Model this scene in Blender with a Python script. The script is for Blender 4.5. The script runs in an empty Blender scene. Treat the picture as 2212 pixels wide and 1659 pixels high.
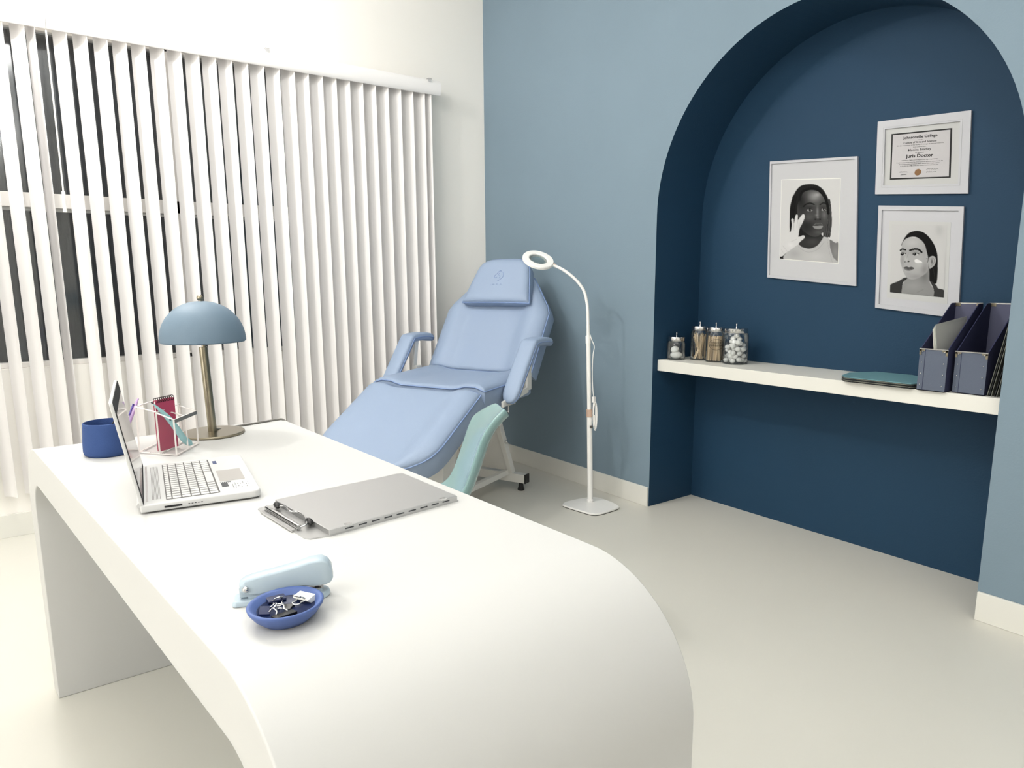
import bpy, math, random
import numpy as np
from mathutils import Vector, Matrix
random.seed(7)
SC = bpy.context.scene
COL = SC.collection
# ------------------------------------------------------------------ camera
R_ = ((0.811, -0.585, -0.007), (-0.105, -0.135, -0.985), (0.576, 0.800, -0.171))
cd = bpy.data.cameras.new('camera'); cam = bpy.data.objects.new('camera', cd); COL.objects.link(cam)
_z = Vector([-v for v in R_[2]]).normalized(); _x = Vector(R_[0]); _x = (_x - _z*_x.dot(_z)).normalized(); _y = _z.cross(_x)
m = Matrix.Identity(4)
for i in range(3):
    m[i][0] = _x[i]; m[i][1] = _y[i]; m[i][2] = _z[i]
m[0][3], m[1][3], m[2][3] = -2.651, -3.921, 1.18
cam.matrix_world = m
cd.sensor_width = 36; cd.lens = 1493.5/2212*36; cd.shift_x = 0.00432; cd.shift_y = 0.01656
cd.clip_start = 0.05; cd.clip_end = 60
SC.camera = cam
SC.cycles.transparent_max_bounces = 32
# ------------------------------------------------------------------ exposure, world, ceiling lamps, added fill lights
SC.view_settings.view_transform = 'Standard'; SC.view_settings.look = 'None'; SC.view_settings.gamma = 1
SC.view_settings.use_curve_mapping = False
SC.view_settings.exposure = 0.52
w = bpy.data.worlds.new('world'); SC.world = w; w.use_nodes = True
w.node_tree.nodes['Background'].inputs[0].default_value = (0.8, 0.85, 0.9, 1)
w.node_tree.nodes['Background'].inputs[1].default_value = 0.3
def lamp(name, loc, power, rad, col=(1, .98, .96)):
    L = bpy.data.lights.new(name, 'POINT'); L.shadow_soft_size = rad; L.energy = power; L.color = col
    o = bpy.data.objects.new(name, L); COL.objects.link(o); o.location = loc
    return o
lamp('ceiling_light', (-2.6, -0.95, 2.80), 34, .04)
lamp('ceiling_light', (-2.75, -0.40, 2.82), 13, .03)
lamp('ceiling_light', (-1.9, -1.35, 2.85), 13, .05)  # unseen lamp, placed to brighten the vanes and far desk
lamp('ceiling_light', (-2.45, -2.45, 2.85), 6, .10)
lamp('ceiling_light', (-1.4, -3.3, 2.80), 9, .10)
lamp('ceiling_light', (-4.3, -2.6, 2.80), 10, .08)
lamp('ceiling_light', (-2.6, -5.4, 2.80), 16, .15)
L = bpy.data.lights.new('added_ceiling_fill', 'AREA'); L.shape = 'RECTANGLE'; L.size = 3.6; L.size_y = 2.4; L.energy = 24; L.color = (1, .985, .955)  # added soft overhead fill, not a known light panel
o = bpy.data.objects.new('added_ceiling_fill', L); COL.objects.link(o); o.location = (-3.3, -3.6, 2.96)
L = bpy.data.lights.new('added_side_fill', 'AREA'); L.shape = 'RECTANGLE'; L.size = 2.6; L.size_y = 1.7; L.energy = 34; L.color = (1, .99, .97)  # added fill from the left side, no window stands in that wall
o = bpy.data.objects.new('added_side_fill', L); COL.objects.link(o); o.location = (-5.5, -2.9, 1.75); o.rotation_euler = (Vector((1, .12, -.02))).to_track_quat('-Z', 'Z').to_euler()
# ------------------------------------------------------------------ helpers
def S(r, g=None, b=None):
    if g is None: g = b = r
    return tuple(((c/255)/12.92 if c/255 <= .04045 else ((c/255+.055)/1.055)**2.4) for c in (r, g, b)) + (1,)
def mat(name, col, rough=.5, metal=0, bump=0, scale=200, var=0, vscale=3, spec=.5, alpha=None, trans=0, ior=1.45, coat=0, sheen=0, subs=0):
    m = bpy.data.materials.new(name); m.use_nodes = True; nt = m.node_tree; b = nt.nodes['Principled BSDF']
    b.inputs['Base Color'].default_value = col; b.inputs['Roughness'].default_value = rough; b.inputs['Metallic'].default_value = metal
    b.inputs['Specular IOR Level'].default_value = spec; b.inputs['Transmission Weight'].default_value = trans
    b.inputs['IOR'].default_value = ior; b.inputs['Coat Weight'].default_value = coat
    if subs: b.inputs['Subsurface Weight'].default_value = subs; b.inputs['Subsurface Radius'].default_value = (.01, .01, .01)
    tc = nt.nodes.new('ShaderNodeTexCoord')
    if bump:
        n = nt.nodes.new('ShaderNodeTexNoise'); n.inputs['Scale'].default_value = scale; n.inputs['Detail'].default_value = 4
        nt.links.new(tc.outputs['Object'], n.inputs['Vector'])
        bp = nt.nodes.new('ShaderNodeBump'); bp.inputs['Strength'].default_value = bump; bp.inputs['Distance'].default_value = .002
        nt.links.new(n.outputs['Fac'], bp.inputs['Height']); nt.links.new(bp.outputs['Normal'], b.inputs['Normal'])
    if var:
        n = nt.nodes.new('ShaderNodeTexNoise'); n.inputs['Scale'].default_value = vscale; n.inputs['Detail'].default_value = 5
        nt.links.new(tc.outputs['Object'], n.inputs['Vector'])
        r = nt.nodes.new('ShaderNodeValToRGB'); c = col
        r.color_ramp.elements[0].color = tuple(v*(1-var) for v in c[:3])+(1,); r.color_ramp.elements[1].color = tuple(min(1, v*(1+var)) for v in c[:3])+(1,)
        r.color_ramp.elements[0].position = .3; r.color_ramp.elements[1].position = .7
        nt.links.new(n.outputs['Fac'], r.inputs[0]); nt.links.new(r.outputs[0], b.inputs['Base Color'])
    return m
def link(o, parent=None):
    COL.objects.link(o)
    if parent is not None: o.parent = parent
    return o
def obj(name, V, F, m, parent=None, smooth=False, bevel=0, seg=2, sub=0, loc=None, angle=.6):
    me = bpy.data.meshes.new(name); me.from_pydata([tuple(map(float, v)) for v in V], [], F); me.update()
    import bmesh
    bm = bmesh.new(); bm.from_mesh(me); bmesh.ops.recalc_face_normals(bm, faces=bm.faces); bm.to_mesh(me); bm.free()
    if isinstance(m, (list, tuple)):
        for k in m: me.materials.append(k)
    else: me.materials.append(m)
    if smooth:
        me.polygons.foreach_set('use_smooth', [True]*len(me.polygons))
        if smooth == 'auto' and hasattr(me, 'set_sharp_from_angle'): me.set_sharp_from_angle(angle=angle)
    o = bpy.data.objects.new(name, me); link(o, parent)
    if bevel:
        b = o.modifiers.new('bevel', 'BEVEL'); b.width = bevel; b.segments = seg; b.limit_method = 'ANGLE'; b.angle_limit = .6
        me.polygons.foreach_set('use_smooth', [True]*len(me.polygons))
        n = o.modifiers.new('wn', 'WEIGHTED_NORMAL')
    if sub:
        s = o.modifiers.new('sub', 'SUBSURF'); s.levels = sub; s.render_levels = sub
    if loc: o.location = loc
    return o
class MB:
    def __init__(s): s.V = []; s.F = []
    def add(s, V, F):
        n = len(s.V); s.V += [tuple(v) for v in V]; s.F += [tuple(i+n for i in f) for f in F]; return s
    def box(s, c, d, R=None):
        V = [Vector((sx*d[0]/2, sy*d[1]/2, sz*d[2]/2)) for sx in (-1, 1) for sy in (-1, 1) for sz in (-1, 1)]
        if R is not None: V = [R @ v for v in V]
        V = [v+Vector(c) for v in V]
        return s.add(V, [(0, 1, 3, 2), (4, 6, 7, 5), (0, 4, 5, 1), (2, 3, 7, 6), (0, 2, 6, 4), (1, 5, 7, 3)])
    def prism(s, base, top):
        n = len(base)
        return s.add(list(base)+list(top), [tuple(range(n))[::-1], tuple(range(n, 2*n))]+[(i, (i+1) % n, n+(i+1) % n, n+i) for i in range(n)])
    def bar(s, a, b, wd, ht, up=(0, 0, 1)):
        a = Vector(a); b = Vector(b); d = (b-a).normalized(); u = Vector(up); x = d.cross(u)
        if x.length < 1e-4: x = d.cross(Vector((1, 0, 0)))
        x.normalize(); y = x.cross(d)
        q = [(-wd/2, -ht/2), (wd/2, -ht/2), (wd/2, ht/2), (-wd/2, ht/2)]
        return s.prism([a+x*i+y*j for i, j in q], [b+x*i+y*j for i, j in q])
    def tube(s, pts, r, n=12, closed=False, cap=True):
        pts = [Vector(p) for p in pts]; N = len(pts); rs = r if isinstance(r, (list, tuple)) else [r]*N
        t = []
        for i in range(N):
            if closed: d = pts[(i+1) % N]-pts[i-1]
            else: d = pts[min(i+1, N-1)]-pts[max(i-1, 0)]
            t.append(d.normalized())
        up = Vector((0, 0, 1)) if abs(t[0].z) < .9 else Vector((1, 0, 0)); x = t[0].cross(up).normalized()
        V = []
        for i in range(N):
            x = (x - t[i]*x.dot(t[i])).normalized(); y = t[i].cross(x)
            V += [pts[i]+(x*math.cos(2*math.pi*k/n)+y*math.sin(2*math.pi*k/n))*rs[i] for k in range(n)]
        F = []
        for i in range(N if closed else N-1):
            j = (i+1) % N
            F += [(i*n+k, i*n+(k+1) % n, j*n+(k+1) % n, j*n+k) for k in range(n)]
        if cap and not closed: F += [tuple(range(n))[::-1], tuple(range((N-1)*n, N*n))]
        return s.add(V, F)
    def lathe(s, prof, n=40, c=(0, 0, 0), R=None):
        V = []; F = []; P = len(prof)
        for k in range(n):
            a = 2*math.pi*k/n
            for r, z in prof:
                v = Vector((r*math.cos(a), r*math.sin(a), z))
                if R is not None: v = R @ v
                V.append(v+Vector(c))
        for k in range(n):
            j = (k+1) % n
            for i in range(P-1): F.append((k*P+i, j*P+i, j*P+i+1, k*P+i+1))
        for e in (0, P-1):
            if prof[e][0] > 1e-6: F.append(tuple(k*P+e for k in range(n)))
        return s.add(V, F)
    def ball(s, c, r, n=16, sc=(1, 1, 1), seg=10):
        V = []; F = []
        for i in range(seg+1):
            t = math.pi*i/seg
            for k in range(n):
                a = 2*math.pi*k/n; V.append((c[0]+r*sc[0]*math.sin(t)*math.cos(a), c[1]+r*sc[1]*math.sin(t)*math.sin(a), c[2]+r*sc[2]*math.cos(t)))
        for i in range(seg):
            F += [(i*n+k, i*n+(k+1) % n, (i+1)*n+(k+1) % n, (i+1)*n+k) for k in range(n)]
        return s.add(V, F)
    def build(s, name, m, parent=None, **k): return obj(name, s.V, s.F, m, parent, **k)
def tag(o, label=None, cat=None, group=None, kind=None):
    if label: o['label'] = label
    if cat: o['category'] = cat
    if group: o['group'] = group
    if kind: o['kind'] = kind
    return o
def thing(name, label, cat, loc=(0, 0, 0), rz=0, group=None):
    o = bpy.data.objects.new(name, None); o.empty_display_size = .1; COL.objects.link(o); o.location = loc; o.rotation_euler = (0, 0, rz)
    return tag(o, label, cat, group)
def spline(P, n=8):
    P = [Vector(p) for p in P]; out = []
    for i in range(len(P)-1):
        a = P[max(i-1, 0)]; b = P[i]; c = P[i+1]; d = P[min(i+2, len(P)-1)]
        for k in range(n):
            t = k/n; out.append(.5*((2*b)+(c-a)*t+(2*a-5*b+4*c-d)*t*t+(3*b-a-3*c+d)*t**3))
    out.append(P[-1]); return out
def lerp(a, b, t): return a+(b-a)*t
# ------------------------------------------------------------------ materials
M_wall = mat('white_wall_paint', S(246, 243, 237), .7, bump=.15, scale=120)
M_blue = mat('pale_blue_wall_paint', S(119, 138, 151), .75, bump=.3, scale=150, var=.02, vscale=2)
M_navy = mat('deep_blue_niche_paint', S(13, 53, 80), .7, bump=.3, scale=150, var=.03, vscale=2)
M_floor = mat('pale_grey_floor', S(210, 208, 199), .42, bump=.05, scale=20, var=.02, vscale=1.2)
M_ceil = mat('ceiling_paint', S(240, 240, 236), .8)
M_trim = mat('white_trim_paint', S(222, 221, 214), .45)
M_desk = mat('matte_white_desk', S(199, 199, 197), .5)
M_vane = mat('white_vinyl', S(252, 250, 249), .45)
def add_translucent(m, f, col):
    nt = m.node_tree; out = nt.nodes['Material Output']; b = nt.nodes['Principled BSDF']; t = nt.nodes.new('ShaderNodeBsdfTranslucent'); t.inputs[0].default_value = col
    mx = nt.nodes.new('ShaderNodeMixShader'); mx.inputs[0].default_value = f
    nt.links.new(b.outputs[0], mx.inputs[1]); nt.links.new(t.outputs[0], mx.inputs[2]); nt.links.new(mx.outputs[0], out.inputs[0])
add_translucent(M_vane, .10, S(250, 244, 242))
M_clear = mat('clear_plastic', S(235, 235, 235), .15, trans=.7)
M_frame = mat('white_window_frame', S(236, 232, 227), .4)
M_brass = mat('antique_brass', S(150, 142, 124), .28, metal=1)
M_steel = mat('polished_steel', S(205, 205, 205), .18, metal=1)
M_alu = mat('brushed_aluminium', S(190, 190, 190), .34, metal=.75)
M_black = mat('black_plastic', S(18, 18, 20), .4)
M_bed = mat('periwinkle_vinyl', S(144, 161, 186), .5, bump=.25, scale=500)
M_pipe = mat('periwinkle_piping', S(124, 146, 186), .4)
M_whitemetal = mat('white_powder_coated_steel', S(222, 221, 216), .35)
M_lampw = mat('white_enamel', S(240, 239, 236), .3)
M_shade = mat('slate_blue_enamel', S(104, 124, 141), .55, bump=.1, scale=300)
M_cup = mat('cobalt_ceramic', S(48, 74, 126), .8, bump=.5, scale=400)
M_dish = mat('periwinkle_ceramic', S(78, 100, 156), .5)
M_dishin = mat('dark_blue_glaze', S(14, 30, 70), .35)
M_acr = mat('clear_acrylic', (1, 1, 1, 1), .02, trans=1, ior=1.3, spec=.5)
M_pink = mat('raspberry_card', S(178, 66, 98), .5)
M_teal = mat('sea_green_enamel', S(140, 182, 186), .35)
M_lap = mat('silver_laptop_shell', S(206, 206, 205), .4)
M_key = mat('white_keys', S(208, 207, 205), .5)
M_gap = mat('grey_key_well', S(84, 82, 80), .5)
M_bezel = mat('matte_dark_bezel', S(48, 48, 50), .75, spec=.2)
M_screen = mat('dark_glossy_screen', S(14, 13, 16), .06, spec=.8)
M_stap = mat('pale_blue_enamel', S(172, 188, 199), .3, coat=.3)
M_shell = mat('glossy_sea_green_plastic', S(128, 160, 160), .22, coat=.4)
M_wood = mat('pale_birch', S(214, 192, 160), .6, var=.08, vscale=30)
M_cotton = mat('white_cotton', S(240, 240, 238), .95, bump=.6, scale=300)
M_boxf = mat('slate_linen_card', S(90, 98, 114), .8, bump=.5, scale=700)
M_boxd = mat('dark_indigo_card', S(42, 46, 78), .8, bump=.4, scale=700)
M_paper = mat('grey_paper', S(176, 178, 174), .8)
M_paperw = mat('white_paper', S(235, 235, 228), .8)
M_folder = mat('petrol_green_folder', S(100, 142, 150), .6, bump=.2, scale=400)
M_folderd = mat('dark_folder_edge', S(20, 26, 30), .6)
M_foldere = mat('grey_folder_edge', S(104, 106, 98), .7)
M_ffr = mat('white_picture_frame', S(184, 185, 190), .45)
M_mat = mat('pale_picture_mat', S(186, 187, 190), .7)
M_mount = mat('off_white_mount_board', S(186, 187, 186), .75)
M_ink = mat('black_ink', S(24, 24, 24), .7)
M_gold = mat('bronze_seal', S(112, 80, 46), .45, metal=.3)
M_grey = mat('smoke_grey_film', S(96, 94, 88), .3)
M_label = mat('printed_sticker_dark', S(60, 62, 66), .5)
M_labelb = mat('printed_sticker_blue', S(62, 76, 116), .5)
M_lavender = mat('lavender_pen_plastic', S(190, 162, 206), .35)
M_purple = mat('violet_pen_clip', S(92, 78, 160), .35)
M_penb = mat('cornflower_pen_plastic', S(112, 140, 214), .35)
M_cord = mat('grey_cable', S(120, 118, 112), .5)
M_peach = mat('copper_collar', S(196, 168, 150), .35)
def glass_mat(name, tint=(1, 1, 1, 1), fac=.08, rough=.02, fr=.6):
    m = bpy.data.materials.new(name); m.use_nodes = True; nt = m.node_tree; nt.nodes.clear()
    o = nt.nodes.new('ShaderNodeOutputMaterial'); mx = nt.nodes.new('ShaderNodeMixShader'); t = nt.nodes.new('ShaderNodeBsdfTransparent'); g = nt.nodes.new('ShaderNodeBsdfGlossy')
    t.inputs[0].default_value = tint; g.inputs['Roughness'].default_value = rough
    lw = nt.nodes.new('ShaderNodeLayerWeight'); lw.inputs[0].default_value = .35
    ad = nt.nodes.new('ShaderNodeMath'); ad.operation = 'MULTIPLY_ADD'; ad.inputs[1].default_value = fr; ad.inputs[2].default_value = fac; ad.use_clamp = True
    nt.links.new(lw.outputs['Fresnel'], ad.inputs[0]); nt.links.new(ad.outputs[0], mx.inputs[0])
    nt.links.new(t.outputs[0], mx.inputs[1]); nt.links.new(g.outputs[0], mx.inputs[2]); nt.links.new(mx.outputs[0], o.inputs[0])
    return m
M_glass = glass_mat('clear_jar_glass', (.93, .95, .95, 1), .05)
M_pane = glass_mat('window_glass', (.92, .94, .95, 1), .04, .12, .4)
M_acr = glass_mat('clear_acrylic_sheet', (.998, .994, .992, 1), .003, .02, .022)
M_acredge = mat('acrylic_cut_edge', S(226, 221, 217), .4)
# wrinkled black sheet behind the glass
def sheet_mat():
    m = mat('creased_black_film', S(58, 64, 70), .36, spec=.6); nt = m.node_tree; b = nt.nodes['Principled BSDF']
    tc = nt.nodes.new('ShaderNodeTexCoord'); mp = nt.nodes.new('ShaderNodeMapping'); mp.inputs['Scale'].default_value = (9, 1, 1.6); mp.inputs['Rotation'].default_value = (0, .35, 0)
    n = nt.nodes.new('ShaderNodeTexNoise'); n.inputs['Scale'].default_value = 4; n.inputs['Detail'].default_value = 9; n.inputs['Roughness'].default_value = .7; n.inputs['Distortion'].default_value = .6
    bp = nt.nodes.new('ShaderNodeBump'); bp.inputs['Strength'].default_value = 1; bp.inputs['Distance'].default_value = .03
    nt.links.new(tc.outputs['Object'], mp.inputs[0]); nt.links.new(mp.outputs[0], n.inputs['Vector']); nt.links.new(n.outputs['Fac'], bp.inputs['Height']); nt.links.new(bp.outputs[0], b.inputs['Normal'])
    return m
M_sheet = sheet_mat()
# ------------------------------------------------------------------ room shell
WX0, WY0, WZ = -5.6, -6.4, 3.0
DN, JL, JR, AC, AR = .342, -1.508, -3.040, -2.274, .766
ZC = 1.49
def struct(o): o['kind'] = 'structure'; return o
struct(MB().box(((WX0+.6)/2, WY0/2, -.05), (.6-WX0, -WY0+.4, .1)).build('floor', M_floor))
struct(MB().box(((WX0+.6)/2, WY0/2, WZ+.05), (.6-WX0, -WY0+.4, .1)).build('ceiling', M_ceil))
# window wall (plane y=0) with opening
OX0, OX1, OZ0, OZ1 = -3.75, -.62, .795, 2.33
mb = MB()
mb.box(((WX0+OX0)/2, .09, WZ/2), (OX0-WX0, .18, WZ)); mb.box(((OX1+.0)/2, .09, WZ/2), (-OX1, .18, WZ))
mb.box(((OX0+OX1)/2, .09, OZ0/2), (OX1-OX0, .18, OZ0)); mb.box(((OX0+OX1)/2, .09, (WZ+OZ1)/2), (OX1-OX0, .18, WZ-OZ1))
struct(mb.build('wall_window', M_wall))
struct(MB().box((WX0-.05, WY0/2, WZ/2), (.1, -WY0, WZ)).build('wall_left', M_wall))
struct(MB().box(((WX0)/2, WY0-.05, WZ/2), (-WX0, .1, WZ)).build('wall_back', M_wall))
# blue wall (plane x=0) with arched niche; solid 0.06 skin
arc = [(AC+AR*math.cos(t), ZC+AR*math.sin(t)) for t in [math.pi*i/64 for i in range(65)]]   # from y=JL side to JR side
V = []; F = []
def quad(a, b, c, d):
    n = len(V); V.extend([a, b, c, d]); F.append((n, n+1, n+2, n+3))
quad((0, .0, 0), (0, JL, 0), (0, JL, WZ), (0, .0, WZ))
quad((0, JR, 0), (0, WY0, 0), (0, WY0, WZ), (0, JR, WZ))
for i in range(64):
    (y0, z0), (y1, z1) = arc[i], arc[i+1]
    quad((0, y0, z0), (0, y1, z1), (0, y1, WZ), (0, y0, WZ))
o = obj('wall_right', V, F, M_blue); struct(o)
V = []; F = []
path = [(JL, 0)]+arc+[(JR, 0)]
for i in range(len(path)-1):
    (y0, z0), (y1, z1) = path[i], path[i+1]
    quad((0, y0, z0), (0, y1, z1), (DN, y1, z1), (DN, y0, z0))
quad((DN, JL, 0), (DN, JR, 0), (DN, JR, ZC), (DN, JL, ZC))
n = len(V); V.append((DN, AC, ZC)); V.extend([(DN, y, z) for y, z in arc])
for i in range(64): F.append((n, n+1+i, n+2+i))
struct(obj('wall_niche', V, F, M_navy, smooth='auto'))
struct(MB().box((-.006, (JL+.003)/2, .052), (.012, -JL-.003, .104)).build('baseboard_right', M_trim, bevel=.002))
struct(MB().box((-.006, (JR+WY0)/2-.003, .052), (.012, JR-WY0, .104)).build('baseboard_niche_side', M_trim, bevel=.002))
struct(MB().box((WX0/2, -.006, .055), (-WX0-.02, .012, .111)).build('baseboard_window', M_trim, bevel=.002))
# window
win = bpy.data.objects.new('window_1', None); COL.objects.link(win); win['kind'] = 'structure'; win.location = ((OX0+OX1)/2, .05, OZ0)
def wl(x, y, z): return (x-win.location.x, y-.05, z-OZ0)
mb = MB(); PX = -1.872
mb.box(wl((OX0+OX1)/2, .06, OZ0+.012), (OX1-OX0, .06, .024)); mb.box(wl((OX0+OX1)/2, .06, OZ1-.012), (OX1-OX0, .06, .024))
mb.box(wl((OX0+OX1)/2, .06, 1.563), (OX1-OX0, .06, .066)); mb.box(wl((OX0+OX1)/2, .075, 1.524), (OX1-OX0, .03, .014))
for x, wd in ((OX0+.02, .04), (OX1-.02, .04), (PX, .046)): mb.box(wl(x, .058, (OZ0+OZ1)/2), (wd, .056, OZ1-OZ0-.002))
mb.build('window_frame', M_frame, win, bevel=.003)
for i, (x0, x1) in enumerate(((OX0+.04, PX-.023), (PX+.023, OX1-.04))):
    for z0, z1 in ((OZ0+.024, 1.53), (1.596, OZ1-.024)):
        MB().box(wl((x0+x1)/2, .062, (z0+z1)/2), (x1-x0, .005, z1-z0)).build('pane', M_pane, win)
sh = MB().box(((OX0+OX1)/2, .13, (OZ0+OZ1)/2), (OX1-OX0-.004, .004, OZ1-OZ0-.004)).build('blackout_sheet', M_sheet)
tag(sh, 'creased black film covering the outside of the window behind the blinds', 'blackout film')
# ------------------------------------------------------------------ vertical blind
BL = thing('vertical_blind', 'white vertical blind with wide vanes hanging across the window', 'blind', (-1.7, -.07, 2.28))
def bl(x, y, z): return (x+1.7, y+.07, z-2.28)
prof = [(-.112, 2.279), (-.1175, 2.283), (-.124, 2.30), (-.126, 2.32), (-.124, 2.34), (-.1175, 2.357), (-.112, 2.361), (-.106, 2.361), (-.106, 2.279)]
MB().prism([bl(-3.15, y, z) for y, z in prof], [bl(-.392, y, z) for y, z in prof]).build('valance', M_vane, BL, smooth='auto')
MB().box(bl(-1.77, -.055, 2.325), (2.74, .05, .04)).build('head_rail', M_frame, BL, bevel=.002)
for x in (-.47, -1.42, -2.30, -2.36):
    MB().prism([bl(x-.011, y, z) for y, z in ((-.04, 2.3615), (-.129, 2.3615), (-.129, 2.345), (-.131, 2.345), (-.131, 2.3645), (-.04, 2.3645))], [bl(x+.011, y, z) for y, z in ((-.04, 2.3615), (-.129, 2.3615), (-.129, 2.345), (-.131, 2.345), (-.131, 2.3645), (-.04, 2.3645))]).build('valance_clip', M_clear, BL)
TH = math.radians(56.5); VW = .090; NS = 8
def vane(xr, dth=0, sc=1):
    th = TH+dth; c, s = math.cos(th), math.sin(th); cx = xr-.5*VW*math.cos(TH); cy = -.068
    rows = [2.300, 2.285, 2.27, 2.25, 2.23, 2.21, 2.18, 2.14, 2.1, 2.0, 1.8, 1.5, 1.2, .9, .6, .4, .206]
    V = []; F = []
    for z in rows:
        k = 1
        for side in (0, 1):
            for i in range(NS+1):
                q = -1+2*i/NS; qq = q*(k if q < 0 else .9+.1*k)
                bow = -.009*(1-q*q)*k; off = bow+(side-.5)*.0012
                x = cx+qq*VW/2*c-off*s; y = cy-qq*VW/2*s-off*c
                V.append(bl(x, y, z))
    N = NS+1; R = 2*N
    for r in range(len(rows)-1):
        for side in (0, 1):
            for i in range(NS):
                a = r*R+side*N+i; F.append((a, a+1, a+1+R, a+R))
        for i in (0, NS): F.append((r*R+i, r*R+N+i, (r+1)*R+N+i, (r+1)*R+i))
    for r in (0, len(rows)-1):
        for i in range(NS): a = r*R+i; F.append((a, a+1, a+1+N, a+N))
    return obj('vane', V, F, M_vane, BL, smooth='auto', angle=1)
for k in range(33):
    if k == 24: vane(-.494-.0785*k-.030, .25)
    else: vane(-.494-.0785*k+random.uniform(-.002, .002), random.uniform(-.03, .03))
vane(-.447, .1)
wd = MB().tube([bl(-2.379, -.145, 2.262), bl(-2.382, -.145, 1.57)], .0035).tube([bl(-2.382, -.145, 1.59), bl(-2.384, -.145, 1.50)], .0075).build('wand', M_frame, BL, smooth='auto')
MB().tube([bl(-2.372, -.129, 2.36), bl(-2.376, -.130, 2.30), bl(-2.378, -.135, 2.262)], .0012, n=6).build('pull_cord', M_cord, BL)
# ------------------------------------------------------------------ desk
DK = thing('waterfall_desk', 'white waterfall desk with rounded ends under the laptop and lamp', 'desk', (-2.3, -2.48, 0))
def xl(y): return -2.645-.1*(y+1.66)
def xr_(y): return -1.995+(.079/1.733)*(-1.614-y)
YF, YN, HD, RO = -1.614, -3.350, .762, .205
def arch_profile():
    outer = [(YF, 0)]; nn = 20
    for i in range(nn+1):
        t = math.pi/2*i/nn; outer.append((YF-RO+RO*math.cos(t), HD-RO+RO*math.sin(t)))
    for i in range(nn+1):
        t = math.pi/2*i/nn; outer.append((YN+RO-RO*math.sin(t), HD-RO+RO*math.cos(t)))
    outer.append((YN, 0))
    ti, tk = .088, .098; Ri = .115; yf, yn, hz = YF-ti, YN+ti, HD-tk
    inner = [(yf+.02, 0)]
    for i in range(nn+1):
        t = math.pi/2*i/nn; inner.append((yf-Ri+Ri*math.cos(t), hz-Ri+Ri*math.sin(t)))
    for i in range(nn+1):
        t = math.pi/2*i/nn; inner.append((yn+Ri-Ri*math.sin(t), hz-Ri+Ri*math.cos(t)))
    inner.append((yn-.02, 0))
    return outer, inner
oo, ii = arch_profile(); V = []; F = []; n = len(oo)
for y, z in oo: V.append((xl(y)+2.3, y+2.48, z))
for y, z in ii: V.append((xl(y)+2.3, y+2.48, z))
for y, z in oo: V.append((xr_(y)+2.3, y+2.48, z))
for y, z in ii: V.append((xr_(y)+2.3, y+2.48, z))
for i in range(n-1):
    F += [(i, i+1, n+i+1, n+i), (2*n+i, 3*n+i, 3*n+i+1, 2*n+i+1), (i, 2*n+i, 2*n+i+1, i+1), (n+i, n+i+1, 3*n+i+1, 3*n+i)]
F += [(0, n, 3*n, 2*n), (n-1, 3*n-1, 4*n-1, 2*n-1)]
o = obj('desk_shell', V, F, M_desk, DK, bevel=.003, seg=2)
# ------------------------------------------------------------------ treatment bed (local x = towards the foot, y = towards the blue wall's niche side)
BD = thing('treatment_bed', 'powder blue reclining treatment bed with armrests in the corner', 'treatment bed', (-.959, -.886, 0), math.atan2(-.407, -.914))
def cushion(name, P0, ang, L, hw, th, parent, m=M_bed, piping=True, bolster=None, rnd=.022, ts=None, dome=.0, cut=None, s0=0):
    ca, sa = math.cos(ang), math.sin(ang)
    d = Vector((ca, 0, sa)); nrm = Vector((-sa, 0, ca))
    if nrm.z < 0: nrm = -nrm
    ts = ts or []
    e = [0, .15*rnd, .4*rnd, rnd]
    T = e+[rnd+(L-2*rnd)*i/14 for i in range(1, 14)]+[L-v for v in e[::-1]]
    NC = 20; V = []; F = []
    def drop(dd):
        return 0 if dd >= rnd else rnd-math.sqrt(max(0, rnd*rnd-(rnd-dd)**2))
    rows = []
    for t in T:
        w_ = hw(t) if callable(hw) else hw
        ss = [-w_+v for v in e]+[(-w_+rnd)+(2*w_-2*rnd)*i/NC for i in range(1, NC)]+[w_-v for v in e[::-1]]
        row = []
        for s_ in ss:
            ds = w_-abs(s_); dt = min(t, L-t)
            h = -max(drop(ds), drop(dt))*.8
            if bolster: h += bolster(t, s_)*min(1, ds/.05)
            h += dome*(1-(s_/max(w_, .01))**2)
            row.append(P0v+d*t+Vector((0, s_+s0, 0))+nrm*h)
        rows.append(row)
    return rows, d, nrm
def make_cushion(name, P0, ang, L, hw, th, parent, piping=True, bolster=None, dome=0, rnd=.02, s0=0):
    global P0v
    P0v = Vector(P0)
    rows, d, nrm = cushion(name, P0, ang, L, hw, th, parent, bolster=bolster, dome=dome, rnd=rnd, s0=s0)
    n = len(rows[0]); mb = MB(); V = [v for r in rows for v in r]; F = []
    R = len(rows)
    for i in range(R-1):
        for j in range(n-1): F.append((i*n+j, i*n+j+1, (i+1)*n+j+1, (i+1)*n+j))
    per = [j for j in range(n)]+[i*n+n-1 for i in range(1, R)]+[(R-1)*n+j for j in range(n-2, -1, -1)]+[i*n for i in range(R-2, 0, -1)]
    base = len(V); cen = sum((V[k] for k in per), Vector())/len(per)
    for k in per: V.append(V[k]-nrm*(th-.012)+nrm*0)
    b2 = len(V)
    for k in per: V.append(V[k]-nrm*th+(cen-V[k]).normalized()*.012)
    N = len(per)
    for i in range(N):
        j = (i+1) % N; F.append((per[i], per[j], base+j, base+i)); F.append((base+i, base+j, b2+j, b2+i))
    F.append(tuple(b2+i for i in range(N)))
    o = obj(name, V, F, M_bed, parent, smooth='auto', angle=1.0)
    if piping:
        MB().tube([V[k]+(V[k]-cen).normalized()*.001+nrm*.001 for k in per], .0038, n=8, closed=True).build('piping', M_pipe, o, smooth=True)
    return o
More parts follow.
